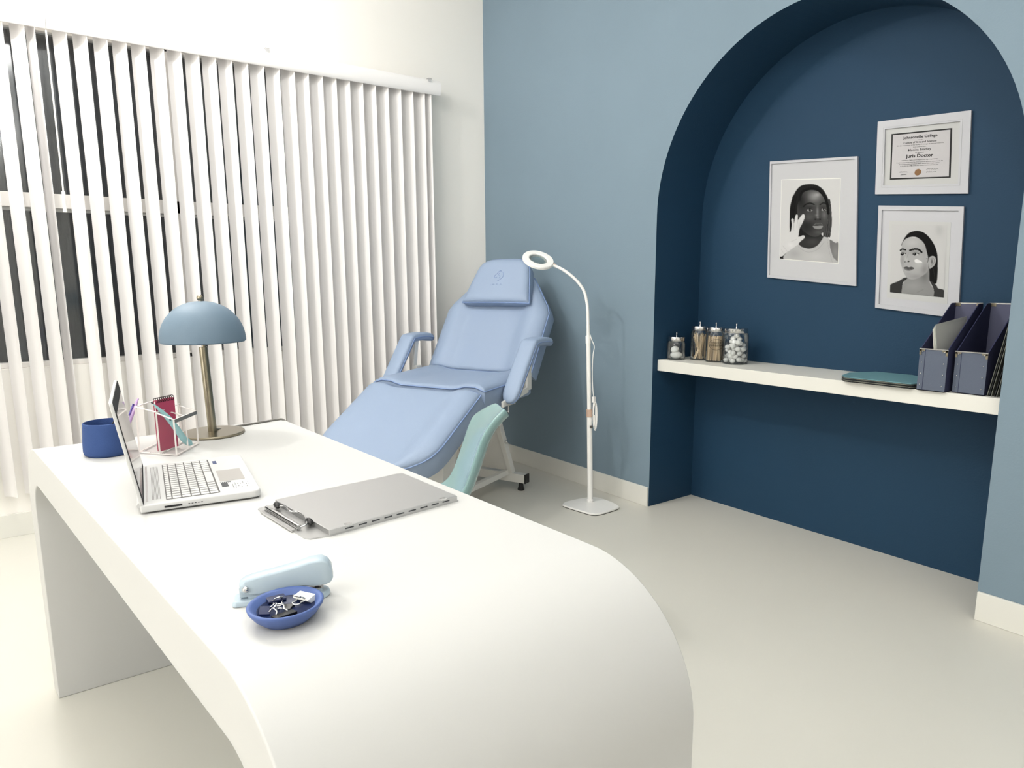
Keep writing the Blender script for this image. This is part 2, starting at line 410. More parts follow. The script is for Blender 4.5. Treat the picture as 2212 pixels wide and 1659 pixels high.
def bol(c, wd_, h, sgn=1):
    def f(t, s_):
        a = abs(s_)-c
        return h/(1+math.exp(-a/wd_))
    return f
hw_back = lambda t: (.338 if t < .40 else .338-(t-.40)/.27*.20) if t < .60 else (.19-(t-.60)*.6 - .07*max(0, (t-.60)/.075)**2)
back = make_cushion('backrest', (-.452, 0, .692), math.pi-math.radians(55.7), .675, lambda t: (max(.04, hw_back(t))), .085, BD, bolster=bol(.2, .008, .030))
leg = make_cushion('leg_rest', (.052, 0, .658), -math.radians(29.5), .575, lambda t: .343 if t < .36 else .343*math.sqrt(max(.06, 1-((t-.36)/.232)**2.3)), .10, BD, bolster=bol(.21, .012, .022))
seat = make_cushion('seat', (-.448, 0, .69), -math.radians(2.2), .462, lambda t: .344, .10, BD, bolster=bol(.2, .012, .018))
a = math.pi-math.radians(55.7); dd = Vector((math.cos(a), 0, math.sin(a))); nn_ = Vector((math.sin(a), 0, -math.cos(a)))
hp = Vector((-.452, 0, .692))+dd*.405+nn_*.075
head = make_cushion('head_pillow', hp, a-.10, .275, lambda t: .222-.052*min(1, t/.22)-.075*max(0, (t-.20)/.075)**2.6, .065, BD, dome=.006, rnd=.03, s0=.012)
# debossed horse-head mark and word on the pillow
aa = a-.10; pd = Vector((math.cos(aa), 0, math.sin(aa))); pn = Vector((math.sin(aa), 0, -math.cos(aa)))
def onp(sy, t, h=.0068): return hp+pd*t+Vector((0, sy+.012, 0))+pn*h
hx = [(-.012, .150), (-.026, .146), (-.030, .158), (-.018, .170), (-.008, .186), (.004, .192), (.002, .184), (.016, .182), (.026, .168), (.026, .150), (.014, .136), (-.004, .124)]
mb = MB().tube(spline([onp(x, t) for x, t in hx], 4), .0013, n=6)
mb.tube(spline([onp(x, t) for x, t in [(-.002, .176), (-.006, .164), (.006, .156), (.004, .142)]], 4), .0012, n=6)
for k in range(7):
    x = -.036+k*.012
    mb.tube([onp(x-.003, .098), onp(x-.003, .106), onp(x+.003, .098+.004*(k % 2)), onp(x+.003, .106)], .0009, n=5)
mb.build('embossed_mark', M_pipe, head)
# armrests
def armrest(sg):
    s0, s1 = (.346, .440)
    path_ = [(-.575, .868), (-.50, .884), (-.42, .889), (-.35, .884), (-.325, .868), (-.29, .825), (-.20, .712), (-.135, .628), (-.115, .592)]
    P = spline([(u, 0, z) for u, z in path_], 4); N = len(P); V = []; F = []; K = 16
    for i, p in enumerate(P):
        t = (P[min(i+1, N-1)]-P[max(i-1, 0)]).normalized(); nr = Vector((-t.z, 0, t.x));
        if nr.z < 0: nr = -nr
        e = min(1, math.sqrt(min(i, 3)/3+.04), math.sqrt(min(N-1-i, 5)/5+.06))
        for k in range(K):
            q = 2*math.pi*k/K; cx_, cy_ = math.cos(q), math.sin(q)
            lx = math.copysign(abs(cx_)**.55, cx_)*(s1-s0)/2*e; ly = math.copysign(abs(cy_)**.6, cy_)*.024*(.4+.6*e)
            V.append(p+Vector((0, sg*((s0+s1)/2)+lx, 0))+nr*(ly-.022))
    for i in range(N-1):
        for k in range(K): F.append((i*K+k, i*K+(k+1) % K, (i+1)*K+(k+1) % K, (i+1)*K+k))
    F += [tuple(range(K)), tuple(range((N-1)*K, N*K))]
    o = obj('armrest', V, F, M_bed, BD, smooth='auto', angle=1)
    for k in (K//8*0, K//2):
        MB().tube([V[i*K+k] for i in range(N)], .003, n=6).build('piping', M_pipe, o, smooth=True)
    mb = MB(); y = sg*.375
    mb.bar((-.40, y, .85), (-.36, y, .62), .012, .03).bar((-.36, y, .62), (-.10, y, .58), .012, .03).bar((-.22, y, .70), (-.28, y, .60), .012, .02)
    mb.box((-.38, sg*.36, .66), (.05, .03, .09)).build('armrest_bracket', M_whitemetal, BD, bevel=.002)
    return o
armrest(-1); ar = armrest(1)
MB().tube([(-.118, .40, .575), (-.116, .40, .548)], .003, n=8).ball((-.116, .40, .545), .005, 8).build('zip_pull', M_steel, ar)
# frame
mb = MB(); mb.box((-.2, 0, .555), (.5, .50, .05)); mb.box((-.2, .22, .54), (.56, .03, .05)); mb.box((-.2, -.22, .54), (.56, .03, .05))
mb.build('seat_frame', M_whitemetal, BD, bevel=.002)
for sg in (-1, 1):
    MB().bar((-.34, sg*.165, .56), (-.553, sg*.165, .095), .035, .03, (0, 1, 0)).build('rear_leg', M_whitemetal, BD, bevel=.002)
MB().prism([(-.345, -.15, .54), (-.345, .15, .54), (-.545, .15, .11), (-.545, -.15, .11)], [(-.337, -.15, .54), (-.337, .15, .54), (-.537, .15, .11), (-.537, -.15, .11)]).build('rear_panel', M_whitemetal, BD)
o = MB().box((-.555, 0, .072), (.045, .52, .05)).build('rear_foot_bar', M_whitemetal, BD, bevel=.002)
for sg in (-1, 1):
    MB().box((-.555, sg*.2625, .072), (.047, .008, .052)).build('end_cap', M_black, o, bevel=.001)
    MB().lathe([(.018, 0), (.020, .006), (.016, .02), (.012, .048)], 20, (-.555, sg*.225, 0)).build('foot_pad', M_black, o, smooth='auto')
MB().ball((-.452, .19, .30), .011, 10).tube([(-.452, .165, .30), (-.452, .195, .30)], .005, n=8).build('knob', M_steel, BD, smooth='auto')
o = MB().box((.12, 0, .072), (.045, .48, .05)).build('front_foot_bar', M_whitemetal, BD, bevel=.002)
for sg in (-1, 1):
    MB().box((.12, sg*.2425, .072), (.047, .008, .052)).build('end_cap', M_black, o)
    MB().lathe([(.018, 0), (.020, .006), (.012, .048)], 20, (.12, sg*.21, 0)).build('foot_pad', M_black, o, smooth='auto')
MB().prism([(-.04, -.18, .53), (.13, -.18, .38), (.15, -.18, .10), (.09, -.18, .10)], [(-.04, .18, .53), (.13, .18, .38), (.15, .18, .10), (.09, .18, .10)]).build('front_leg_housing', M_whitemetal, BD, bevel=.003)
mb = MB().bar((-.55, .14, .10), (.10, .14, .10), .03, .03).bar((-.55, -.14, .10), (.10, -.14, .10), .03, .03)
mb.build('floor_rail', M_whitemetal, BD, bevel=.002)
MB().bar((-.45, 0, .33), (.05, 0, .42), .03, .03).build('lift_strut', M_whitemetal, BD, bevel=.002)
MB().box((.165, .1, .37), (.03, .03, .03)).build('bumper', M_black, BD)
mb = MB()
for sg in (-1, 1): mb.bar((.05, sg*.18, .555), (.42, sg*.18, .355), .025, .03)
mb.build('leg_rest_frame', M_whitemetal, BD)
mb = MB(); b0 = Vector((-.50, 0, .66)); ex = Vector((-.57, 0, .815))
for sg in (-1, 1): mb.bar((-.46, sg*.2, .57), (-.50+dd.x*.45, sg*.2, .64+dd.z*.45), .025, .025)
mb.build('back_frame', M_whitemetal, BD)
# ------------------------------------------------------------------ magnifier floor lamp
ML = thing('magnifier_floor_lamp', 'white gooseneck magnifying floor lamp beside the treatment bed', 'floor lamp', (-.214, -1.288, 0))
def mw(p, z, o=0): return Vector((.733*p-.679*o, -.679*p-.733*o, z))
pb = [(-.154, .048), (-.150, -.01), (-.138, -.10), (-.126, -.150), (-.09, -.172), (-.02, -.170), (.045, -.163), (.068, -.145), (.083, -.09), (.088, -.01), (.075, .04), (.04, .062), (-.03, .075), (-.11, .075)]
pb = [(p.x, p.y) for p in spline([(x, y, 0) for x, y in pb]+[(pb[0][0], pb[0][1], 0)], 3)[:-1]]
MB().prism([(x, y, .003) for x, y in pb], [(x, y, .013) for x, y in pb]).build('base_plate', M_lampw, ML, bevel=.003)
MB().prism([(x*.985, y*.985, 0) for x, y in pb], [(x*.985, y*.985, .003) for x, y in pb]).build('base_pad', M_black, ML)
MB().tube([mw(0, .012), mw(-.010, .49)], .0145, 20).lathe([(.0, 0), (.019, 0), (.019, .012), (.0145, .016)], 20, mw(0, .012)).build('lower_pole', M_lampw, ML, smooth='auto')
MB().tube([mw(-.0100, .475), mw(-.0112, .515)], .0165, 20).build('collar', M_peach, ML, smooth='auto')
MB().tube([mw(-.011, .50), mw(-.0215, .90)], .0115, 20).build('upper_pole', M_lampw, ML, smooth='auto')
MB().tube([mw(-.0213, .86), mw(-.0222, .90)], .0135, 20).build('neck_socket', M_lampw, ML, smooth='auto')
goose = spline([mw(-.0215, .89), mw(-.0235, .96), mw(-.0255, 1.012), mw(-.030, 1.065), mw(-.045, 1.124), mw(-.073, 1.167), mw(-.110, 1.203), mw(-.150, 1.232), mw(-.185, 1.250), mw(-.205, 1.258)], 6)
MB().tube(goose, [.0085]*6+[.0078]*(len(goose)-6), 16).build('gooseneck', M_lampw, ML, smooth=True)
# ring head
v = Vector((-2.651+.214, -3.921+1.288, -.10)).normalized()          # towards the room
mj = (mw(1, 0)-Vector((0, 0, .30))).normalized()
mj = (mj-v*mj.dot(v)).normalized(); up_ = mj.cross(v); up_ = up_ if up_.z > 0 else -up_
N_ = (v*.47+up_*.883).normalized(); B_ = N_.cross(mj).normalized(); HC = mw(-.281, 1.284)
RM = Matrix((mj, B_, N_)).transposed()
ring = [(.047, -.006), (.050, -.0095), (.076, -.0095), (.081, -.006), (.081, .005), (.078, .009), (.050, .009), (.047, .006), (.047, -.006)]
hd = MB().lathe(ring, 48, HC, RM).build('ring_head', M_lampw, ML, smooth='auto')
MB().lathe([(0, .0035), (.03, .0025), (.047, 0), (.03, -.0025), (0, -.0035)], 40, HC, RM).build('magnifying_lens', glass_mat('magnifier_lens_glass', (.86, .93, .94, 1), .1), ML, smooth=True)
MB().tube([HC+mj*.079, HC+mj*.094], .007, 12).build('head_joint', M_peach, ML, smooth='auto')
cb = spline([mw(-.012, .905, .012), mw(-.004, .88, .014), mw(.010, .845, .014), mw(.004, .80, .014), mw(.002, .70, .014), mw(.006, .62, .014), mw(.010, .585, .014)], 6)
cbl = MB().tube(cb, .0022, 8)
for k in range(4):
    lp = [mw(.014+.006*math.cos(q)*(1+.2*k)+.002*k, .50+.075*math.sin(q)-.006*k, .016+.003*k) for q in [2*math.pi*i/24 for i in range(24)]]
    cbl.tube(lp, .0022, 8, closed=True)
cbl.box(mw(.012, .57, .02), (.016, .014, .03)).box(mw(.020, .46, .02), (.012, .010, .055)).build('power_cable', M_lampw, ML, smooth='auto')
MB().box(mw(0, .425, .018), (.012, .01, .012)).build('cable_clip', M_grey, ML)
# ------------------------------------------------------------------ moulded chair behind the desk
CH = thing('moulded_shell_chair', 'glossy sea green moulded plastic chair behind the far side of the desk', 'chair', (-1.65, -1.8, 0))
lat = Vector((.405, .914, 0)); bk = Vector((.914, -.405, 0)); P0 = Vector((-1.435, -2.098, 0))-Vector((-1.65, -1.8, 0))
cp = [(-.52, .445), (-.42, .435), (-.30, .428), (-.19, .430), (-.125, .443), (-.085, .468), (-.060, .505), (-.042, .550), (-.024, .600), (-.001, .665), (.020, .705), (.048, .738), (.078, .763)]
cp = spline([(b, 0, z) for b, z in cp], 4)
V = []; F = []; NJ = 20; NP = len(cp)
for i, p in enumerate(cp):
    t = (cp[min(i+1, NP-1)]-cp[max(i-1, 0)]).normalized(); nr = Vector((-t.z, 0, t.x))   # towards the sitter / up
    top = max(0, (i/(NP-1)-.80)/.20); fr = max(0, 1-i/(NP*.12))
    for side in (0, 1):
        for j in range(NJ+1):
            q = -1+2*j/NJ
            hwid = .135*(1-(.62 if q > 0 else .08)*top**2.6-.10*fr**2)
            dish = .018*(abs(q)**2.2)*(.5 if i < NP*.45 else .55)
            th = .036*(1-.55*abs(q)**8) if side else 0
            off = dish-th; edge = .0
            po = Vector((p.x, 0, p.z))+nr*off
            po.z += -.035*top*abs(q)**5*(1 if q > 0 else 0)
            W_ = P0+lat*(.135+q*hwid)+bk*po.x+Vector((0, 0, po.z)); V.append(W_)
n = NJ+1; R2 = 2*n
for i in range(NP-1):
    for side in (0, 1):
        for j in range(NJ): a0 = i*R2+side*n+j; F.append((a0, a0+1, a0+1+R2, a0+R2))
    for j in (0, NJ): F.append((i*R2+j, i*R2+n+j, (i+1)*R2+n+j, (i+1)*R2+j))
for i in (0, NP-1):
    for j in range(NJ): a0 = i*R2+j; F.append((a0, a0+1, a0+1+n, a0+n))
obj('shell', V, F, M_shell, CH, smooth=True, sub=2)
for sb, sl in ((-.09, .02), (-.09, .25), (-.42, .02), (-.42, .25)):
    a0 = P0+lat*lerp(sl, .135, .25)+bk*lerp(sb, -.25, .2)+Vector((0, 0, .40)); b0 = P0+lat*sl+bk*sb
    MB().tube([a0, b0], [.014, .009], 12).build('leg', M_whitemetal, CH, smooth='auto')
MB().box(P0+lat*.135+bk*-.25+Vector((0, 0, .400)), (.2, .2, .012)).build('seat_bracket', M_whitemetal, CH)
# ------------------------------------------------------------------ desk lamp
DL = thing('mushroom_desk_lamp', 'slate blue dome desk lamp with brass stem on the desk', 'desk lamp', (-2.213, -1.892, HD))
MB().lathe([(0, 0), (.083, 0), (.085, .002), (.085, .005), (.083, .007), (0, .008)], 56).build('base', M_brass, DL, smooth='auto')
top_ = Vector((-.006, .004, .245))
MB().tube([(0, 0, .006), top_], .0115, 24).build('stem', M_brass, DL, smooth='auto')
dome = []
for i in range(25):
    t = math.pi/2*i/24; dome.append((.1105*math.cos(t)**.92 if i < 24 else 0, .262+.108*math.sin(t)))
din = [(max(0, r-.003), z-.003 if r > .003 else z-.003) for r, z in dome][::-1]
MB().lathe(dome+din, 64, (-.004, .003, 0)).build('shade', M_shade, DL, smooth='auto')
MB().tube([(-.004, .003, .24), (-.004, .003, .366)], .006, 12).lathe([(.0, .262), (.022, .262), (.022, .30), (0, .30)], 20, (-.004, .003, 0)).build('socket', M_brass, DL, smooth='auto')
MB().ball((-.004, .003, .3785), .0088, 16).lathe([(0, .366), (.007, .366), (.005, .372), (0, .372)], 16, (-.004, .003, 0)).build('finial', M_brass, DL, smooth='auto')
cd_ = spline([(.010, .006, .012), (.035, .03, .004), (.07, .05, .003), (.12, .060, .003), (.17, .072, .003), (.205, .079, .003), (.222, .070, .002), (.234, .064, -.02), (.238, .062, -.08)], 6)
MB().tube(cd_, .0028, 8).build('power_cord', M_cord, DL, smooth=True)
# ------------------------------------------------------------------ laptop
LP = thing('laptop', 'open silver laptop with white keys on the desk', 'laptop', (-2.489, -2.544, HD), math.atan2(-.140, .99))
# local x = depth towards the front edge, local y = along the hinge away from the camera
LW, LD = .322, .212
def rrect(x0, x1, y0, y1, r, z, n=5, r2=None):
    r2 = r if r2 is None else r2
    o_ = []
    for cx_, cy_, a0, rr in ((x1-r, y1-r, 0, r), (x0+r2, y1-r2, 90, r2), (x0+r2, y0+r2, 180, r2), (x1-r, y0+r, 270, r)):
        for k in range(n+1):
            t = math.radians(a0+90*k/n); o_.append((cx_+rr*math.cos(t), cy_+rr*math.sin(t), z))
    return o_
base = MB().prism(rrect(0, LD, 0, LW, .014, .003, r2=.004), rrect(0, LD, 0, LW, .014, .0175, r2=.004)).build('base', M_lap, LP, bevel=.003)
for x in (.03, LD-.03):
    for y in (.03, LW-.03): MB().lathe([(.006, 0), (.006, .004)], 12, (x, y, 0)).build('rubber_foot', M_black, base)
MB().prism(rrect(.0440, .1390, .018, LW-.02, .003, .0176), rrect(.0440, .1390, .018, LW-.02, .003, .0179)).build('keyboard_well', M_gap, base)
kb = MB(); rows_ = 6; x0k = .0450
for r in range(rows_):
    ww = .0095 if r == 0 else .0163; nk = 17
    ky = .019; lens = [1]*nk
    if r == 5: lens = [1, 1, 1, 1, 1, 5.6, 1, 1, 1, 1, 1.2, 1.2]
    tot = sum(lens); unit = (LW-.040)/tot
    for L_ in lens:
        kb.box((x0k+ww/2, ky+unit*L_/2, .01815), (ww-.0022, unit*L_-.0042, .0005)); ky += unit*L_
    x0k += ww+.0002
kb.build('keyboard', M_key, base)
sl = MB()
for k in range(7): sl.box((.0215+k*.0022, LW/2, .0177), (.0007, LW-.06, .0003))
sl.build('speaker_grille', M_gap, base)
MB().box((.0125, LW/2, .0178), (.0035, LW-.04, .0006)).build('hinge_trim', M_steel, base)
MB().prism(rrect(.146, .194, .098, .190, .002, .0176), rrect(.146, .194, .098, .190, .002, .0179)).build('trackpad', mat('warm_grey_trackpad', S(172, 168, 164), .45), base)
MB().box((.150, .268, .0178), (.008, .026, .0006)).build('blue_sticker', M_labelb, base)
MB().box((.152, .070, .0178), (.012, .030, .0006), Matrix.Rotation(0, 3, 'Z')).build('dark_sticker', M_label, base)
st = MB().box((.182, .056, .0177), (.038, .044, .0004)).build('info_sticker', M_paperw, base)
sg_ = MB(); random.seed(3)
for r in range(7):
    for c_ in range(5):
        if random.random() < .62: sg_.box((.166+r*.005, .040+c_*.008, .0180), (.0018, .0045, .0002))
for r in range(6): sg_.box((.146+r*.0035, .088, .0178), (.0018, .006, .0003))
sg_.build('sticker_print', M_label, base)
pt = MB(); pt.box((.055, -.0002, .0095), (.030, .0012, .0035)); 
for k in range(5): pt.box((.082+k*.0055, -.0002, .0098), (.003, .0010, .0012))
pt.build('side_port', M_black, base)
LA = math.radians(99.5)
def lid(x, y, off): return Vector((.004+math.cos(LA)*x-math.sin(LA)*(-off), y, .013+math.sin(LA)*x+math.cos(LA)*(-off)))
def lidp(x0, x1, y0, y1, r, off0, off1):
    A = [lid(px, py, off0) for px, py, _ in rrect(x0, x1, y0, y1, r, 0)]; B = [lid(px, py, off1) for px, py, _ in rrect(x0, x1, y0, y1, r, 0)]
    return A, B
lo = MB().prism(*lidp(.0, .203, 0, LW, .008, -.003, .003)).build('lid', M_lap, LP, bevel=.0015)
MB().prism(*lidp(.001, .201, .0015, LW-.0015, .007, .0030, .0038)).build('bezel', M_bezel, lo)
MB().prism(*lidp(.016, .178, .008, LW-.008, .003, .0038, .0042)).build('screen', M_screen, lo)
MB().tube([(.0, .02, .012), (.0, LW-.02, .012)], .0055, 12).build('hinge', M_lap, LP, smooth='auto')
# ------------------------------------------------------------------ pen cup and pens
CP = thing('pen_cup', 'cobalt blue ceramic pen cup behind the laptop lid', 'cup', (-2.478, -1.972, HD))
prf = [(0, 0), (.048, 0), (.0525, .004), (.0545, .012), (.054, .03), (.051, .066), (.0500, .0800), (.0490, .0815), (.0470, .0815), (.0465, .079), (.049, .04), (.050, .012), (.046, .008), (0, .008)]
MB().lathe(prf, 56).build('cup_body', M_cup, CP, smooth='auto', angle=1.2)
def pen(name, label, a, b, r, m, tip=None, clip=None):
    a = Vector(a); b = Vector(b); t = thing(name, label, 'pen', a); d = b-a; n = d.normalized()
    L = d.length
    P = [d*0, n*.012, n*.02, d*.86, d*.875, d*.93, d*.94, d]
    MB().tube(P, [.001, r*.8, r, r, r*.75, r*.75, r*.6, r*.45], 14).build('barrel', m, t, smooth='auto')
    x = n.cross(Vector((0, 0, 1))).normalized(); y = x.cross(n)
    MB().bar(d*.62+y*(r+.002), d*.86+y*(r+.002), .004, .002, y).bar(d*.84+y*r*.8, d*.86+y*(r+.003), .004, .003, n).build('pen_clip', clip or m, t)
    return t
pen('ballpoint_pen', 'lavender ballpoint pen leaning right in the blue cup', (-2.452, -1.975, HD+.016), (-2.398, -1.950, HD+.128), .0048, M_lavender, clip=M_purple)
pen('ballpoint_pen', 'cornflower blue ballpoint pen with dark tip in the blue cup', (-2.500, -1.985, HD+.016), (-2.436, -1.966, HD+.099), .0048, M_penb, clip=M_black)
# ------------------------------------------------------------------ acrylic organiser with its contents
OA, OB, OC = Vector((-2.415, -2.017, 0)), Vector((-2.347, -2.110, 0)), Vector((-2.275, -2.005, 0)); OD = OA+OC-OB
OG = thing('acrylic_organiser', 'clear acrylic desk organiser with stepped compartments beside the lamp', 'desk organiser', (OA.x, OA.y, HD))
def og(p, z): return Vector((p.x-OA.x, p.y-OA.y, z))
EDGES = set()
def panel(name, p, q, zb0, zt0, zt1, th=.003, cutedge=True):
    nrm = (q-p).normalized().cross(Vector((0, 0, 1)))*th/2
    A = [og(p, zb0), og(q, zb0), og(q, zt1), og(p, zt0)]
    MB().prism([a_-nrm for a_ in A], [a_+nrm for a_ in A]).build(name, M_acr, OG)
    e = MB().bar(og(p, zt0), og(q, zt1), .0042, .0016, (0, 0, 1))
    if name == 'panel': MB().bar(og(p, .0036), og(q, .0036), .0040, .0016, (0, 0, 1)).build('lower_edge', M_acredge, OG)
    for k in (p, q):
        key = (round(k.x, 4), round(k.y, 4))
        if key not in EDGES:
            EDGES.add(key); e.bar(og(k, zb0), og(k, (zt0 if k is p else zt1)-.001), .0034, .0034, (1, 0, 0))
    return e
pts_ = dict(a=OA, b=OB, c=OC, d=OD); E = []
E.append(panel('panel', OA, OD, .002, .118, .116)); E.append(panel('panel', OD, OC, .002, .116, .089)); E.append(panel('panel', OA, lerp(OA, OB, .55), .002, .118, .108))
m1, m2 = lerp(OA, OB, .55), lerp(OD, OC, .55)
E.append(panel('panel', m1, m2, .002, .106, .106)); E.append(panel('panel', m1, OB, .002, .106, .092)); E.append(panel('panel', OB, OC, .002, .091, .089))
E.append(panel('divider', lerp(OB, OC, .5), lerp(m1, m2, .5), .002, .088, .098))
for e in E: e.build('cut_edge', M_acredge, OG)
MB().prism([og(p, 0) for p in (OA, OB, OC, OD)], [og(p, .003) for p in (OA, OB, OC, OD)]).build('base_sheet', M_acr, OG)
dn = (OC-OB).normalized().cross(Vector((0, 0, 1)))
MB().prism([og(OB, .083)+dn*.002, og(OC, .081)+dn*.002, og(OC, .090)+dn*.002, og(OB, .092)+dn*.002], [og(OB, .083)+dn*.0028, og(OC, .081)+dn*.0028, og(OC, .090)+dn*.0028, og(OB, .092)+dn*.0028]).build('dark_rim', M_grey, OG)
mb = MB()
for k in range(9): mb.box(og(lerp(OA, OB, .30+.045*k), .0045), (.002, .0015, .0008))
mb.build('printed_code', M_label, OG)
# notepad (leans in the rear slot)
NP_ = thing('spiral_notepad', 'raspberry pink spiral notepad standing in the acrylic organiser', 'notepad', (-2.352, -2.032, HD+.005))
ux = Vector((.585, .81, 0)).normalized(); ux = (OC-OB).normalized(); uy = Vector((-.04, .0, 1)).normalized()
ux = Vector((.80, .60, 0)).normalized()
def npp(x, z, o=0):
    nn2 = Vector((ux.y, -ux.x, 0)); return ux*x+Vector((.0, 0, z))+nn2*o+Vector((0, -.0, 0))
MB().prism([npp(x, z, -.0035) for x, z in ((-.028, 0), (.030, 0), (.030, .126), (-.028, .126))], [npp(x, z, .0015) for x, z in ((-.028, 0), (.030, 0), (.030, .126), (-.028, .126))]).build('page_block', M_paperw, NP_)
cv = MB()
for o0 in (-.0045, .0016): cv.prism([npp(x, z, o0) for x, z in ((-.030, 0), (.032, 0), (.032, .128), (-.030, .128))], [npp(x, z, o0+.001) for x, z in ((-.030, 0), (.032, 0), (.032, .128), (-.030, .128))])
cv.build('cover', M_pink, NP_)
sp = MB()
for k in range(9):
    x = -.025+k*.0065
    sp.tube([npp(x+.001*math.sin(q), .1275+.0065*math.sin(q), -.001+.0075*math.cos(q)) for q in [2*math.pi*i/14 for i in range(14)]], .0009, 6, closed=True)
sp.build('wire_binding', mat('dark_wire', S(52, 44, 46), .3, metal=.8), NP_, smooth=True)
# letter opener
LO = thing('letter_opener', 'sea green curved letter opener leaning in the acrylic organiser', 'letter opener', (-2.318, -2.050, HD+.012))
A0 = Vector((-2.300, -2.050, HD+.014)); pts = [(-2.300, -2.045, HD+.012), (-2.318, -2.058, HD+.030), (-2.334, -2.062, HD+.060), (-2.350, -2.062, HD+.088), (-2.368, -2.060, HD+.112), (-2.381, -2.058, HD+.128)]
PP = [Vector(p)-LO.location for p in spline(pts, 6)]; K = 12; V = []; F = []; N = len(PP)
for i, p in enumerate(PP):
    f = i/(N-1); t = (PP[min(i+1, N-1)]-PP[max(i-1, 0)]).normalized(); vd_ = Vector((.15, 1, -.2)).normalized(); sx = t.cross(vd_).normalized(); sn = sx.cross(t)
    hw_ = .0088*(1-.35*f-.55*max(0, (f-.6)/.4)) * min(1, math.sqrt(f*12+.15)); hn = .0045*(1-.5*f)
    for k in range(K):
        q = 2*math.pi*k/K; V.append(p+sx*hw_*math.cos(q)+sn*hn*math.sin(q))
for i in range(N-1):
    for k in range(K): F.append((i*K+k, i*K+(k+1) % K, (i+1)*K+(k+1) % K, (i+1)*K+k))
F += [tuple(range(K)), tuple(range((N-1)*K, N*K))]
obj('handle', V, F, M_teal, LO, smooth='auto', angle=1)
MB().tube([PP[-1]-(PP[-2]-PP[-1])*.0, PP[-1]+(PP[-1]-PP[-2]).normalized()*.006], [.0030, .0012], 8).build('tip', M_label, LO)
MB().ball(PP[17]+Vector((-.0, -.0045, .001)), .0018, 8).build('rivet', M_black, LO)
# ------------------------------------------------------------------ clipboard
CB = thing('metal_clipboard', 'brushed aluminium hinged clipboard lying on the desk in front of the laptop', 'clipboard', (-2.13, -2.73, HD))
def cb_(x, y, z): return (x+2.13, y+2.73, z)
cov = [(-2.278, -2.642), (-1.996, -2.616), (-1.989, -2.834), (-2.262, -2.870)]
und = [(-2.306, -2.640), (-1.985, -2.618), (-1.980, -2.826), (-2.252, -2.856), (-2.280, -2.853), (-2.288, -2.843)]
und = [(-2.290, -2.634), (-1.990, -2.614), (-1.980, -2.824), (-2.250, -2.856), (-2.283, -2.850), (-2.289, -2.840), (-2.301, -2.712), (-2.306, -2.700), (-2.307, -2.643), (-2.302, -2.636)]
MB().prism([cb_(x, y, 0) for x, y in und], [cb_(x, y, .002) for x, y in und]).build('back_plate', M_alu, CB)
box_ = [(-2.272, -2.636), (-1.992, -2.612), (-1.983, -2.822), (-2.252, -2.853)]
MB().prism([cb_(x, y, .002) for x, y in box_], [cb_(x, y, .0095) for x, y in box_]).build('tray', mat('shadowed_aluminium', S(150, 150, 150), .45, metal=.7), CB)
MB().prism([cb_(x, y, .0095) for x, y in box_], [cb_(x, y, .0115) for x, y in box_]).build('cover', M_alu, CB, bevel=.0006)
hg = MB(); p, q = Vector((-2.252, -2.853, 0)), Vector((-1.983, -2.822, 0)); dh = (q-p).normalized(); nh = Vector((dh.y, -dh.x, 0))
hg.bar(cb_(*(p+nh*.0012+Vector((0, 0, .006)))), cb_(*(q+nh*.0012+Vector((0, 0, .006)))), .0026, .0105)
hg.build('hinge_rail', M_alu, CB, bevel=.0006)
hs = MB()
for k in range(9):
    c_ = p.lerp(q, .14+.095*k)+nh*.0027; hs.bar(cb_(c_.x-dh.x*.008, c_.y-dh.y*.008, .0065), cb_(c_.x+dh.x*.008, c_.y+dh.y*.008, .0065), .0006, .0022)
hs.build('hinge_slot', M_label, CB)
ht = MB()
for f in (.135, .875):
    c_ = p.lerp(q, f)+nh*.001; ht.box(cb_(c_.x, c_.y, .0125), (.012, .008, .003))
ht.build('hinge_tab', M_steel, CB)
ca = Vector((-2.296, -2.662, 0)); cb2 = Vector((-2.283, -2.800, 0)); dc = (cb2-ca).normalized(); nc = Vector((dc.y, -dc.x, 0))
cl = MB().tube([cb_(*(ca+Vector((0, 0, .007)))), cb_(*(cb2+Vector((0, 0, .007))))], .0045, 14).build('clip_bar', M_steel, CB, smooth='auto')
MB().bar(cb_(*(ca+Vector((-.009, -.003, .0035)))), cb_(*(cb2+Vector((-.009, 0, .0035)))), .010, .003).build('clip_plate', M_steel, CB)
MB().tube([cb_(*p_) for p_ in spline([(-2.283, -2.670, .009), (-2.272, -2.690, .012), (-2.272, -2.722, .012), (-2.262, -2.735, .012), (-2.262, -2.770, .012), (-2.270, -2.800, .010), (-2.282, -2.803, .008)], 5)], .0016, 8).build('clip_wire', M_steel, CB, smooth=True)
for c_ in ((-2.279, -2.668), (-2.262, -2.790)): MB().ball(cb_(c_[0], c_[1], .010), .0085, 10, (.7, 1.5, .7), 6).build('clip_grip', M_black, CB)
# ------------------------------------------------------------------ stapler
SP = thing('stapler', 'pale blue stapler on the desk behind the clip dish', 'stapler', (-2.388, -3.037, HD), math.atan2(-.045, .110))
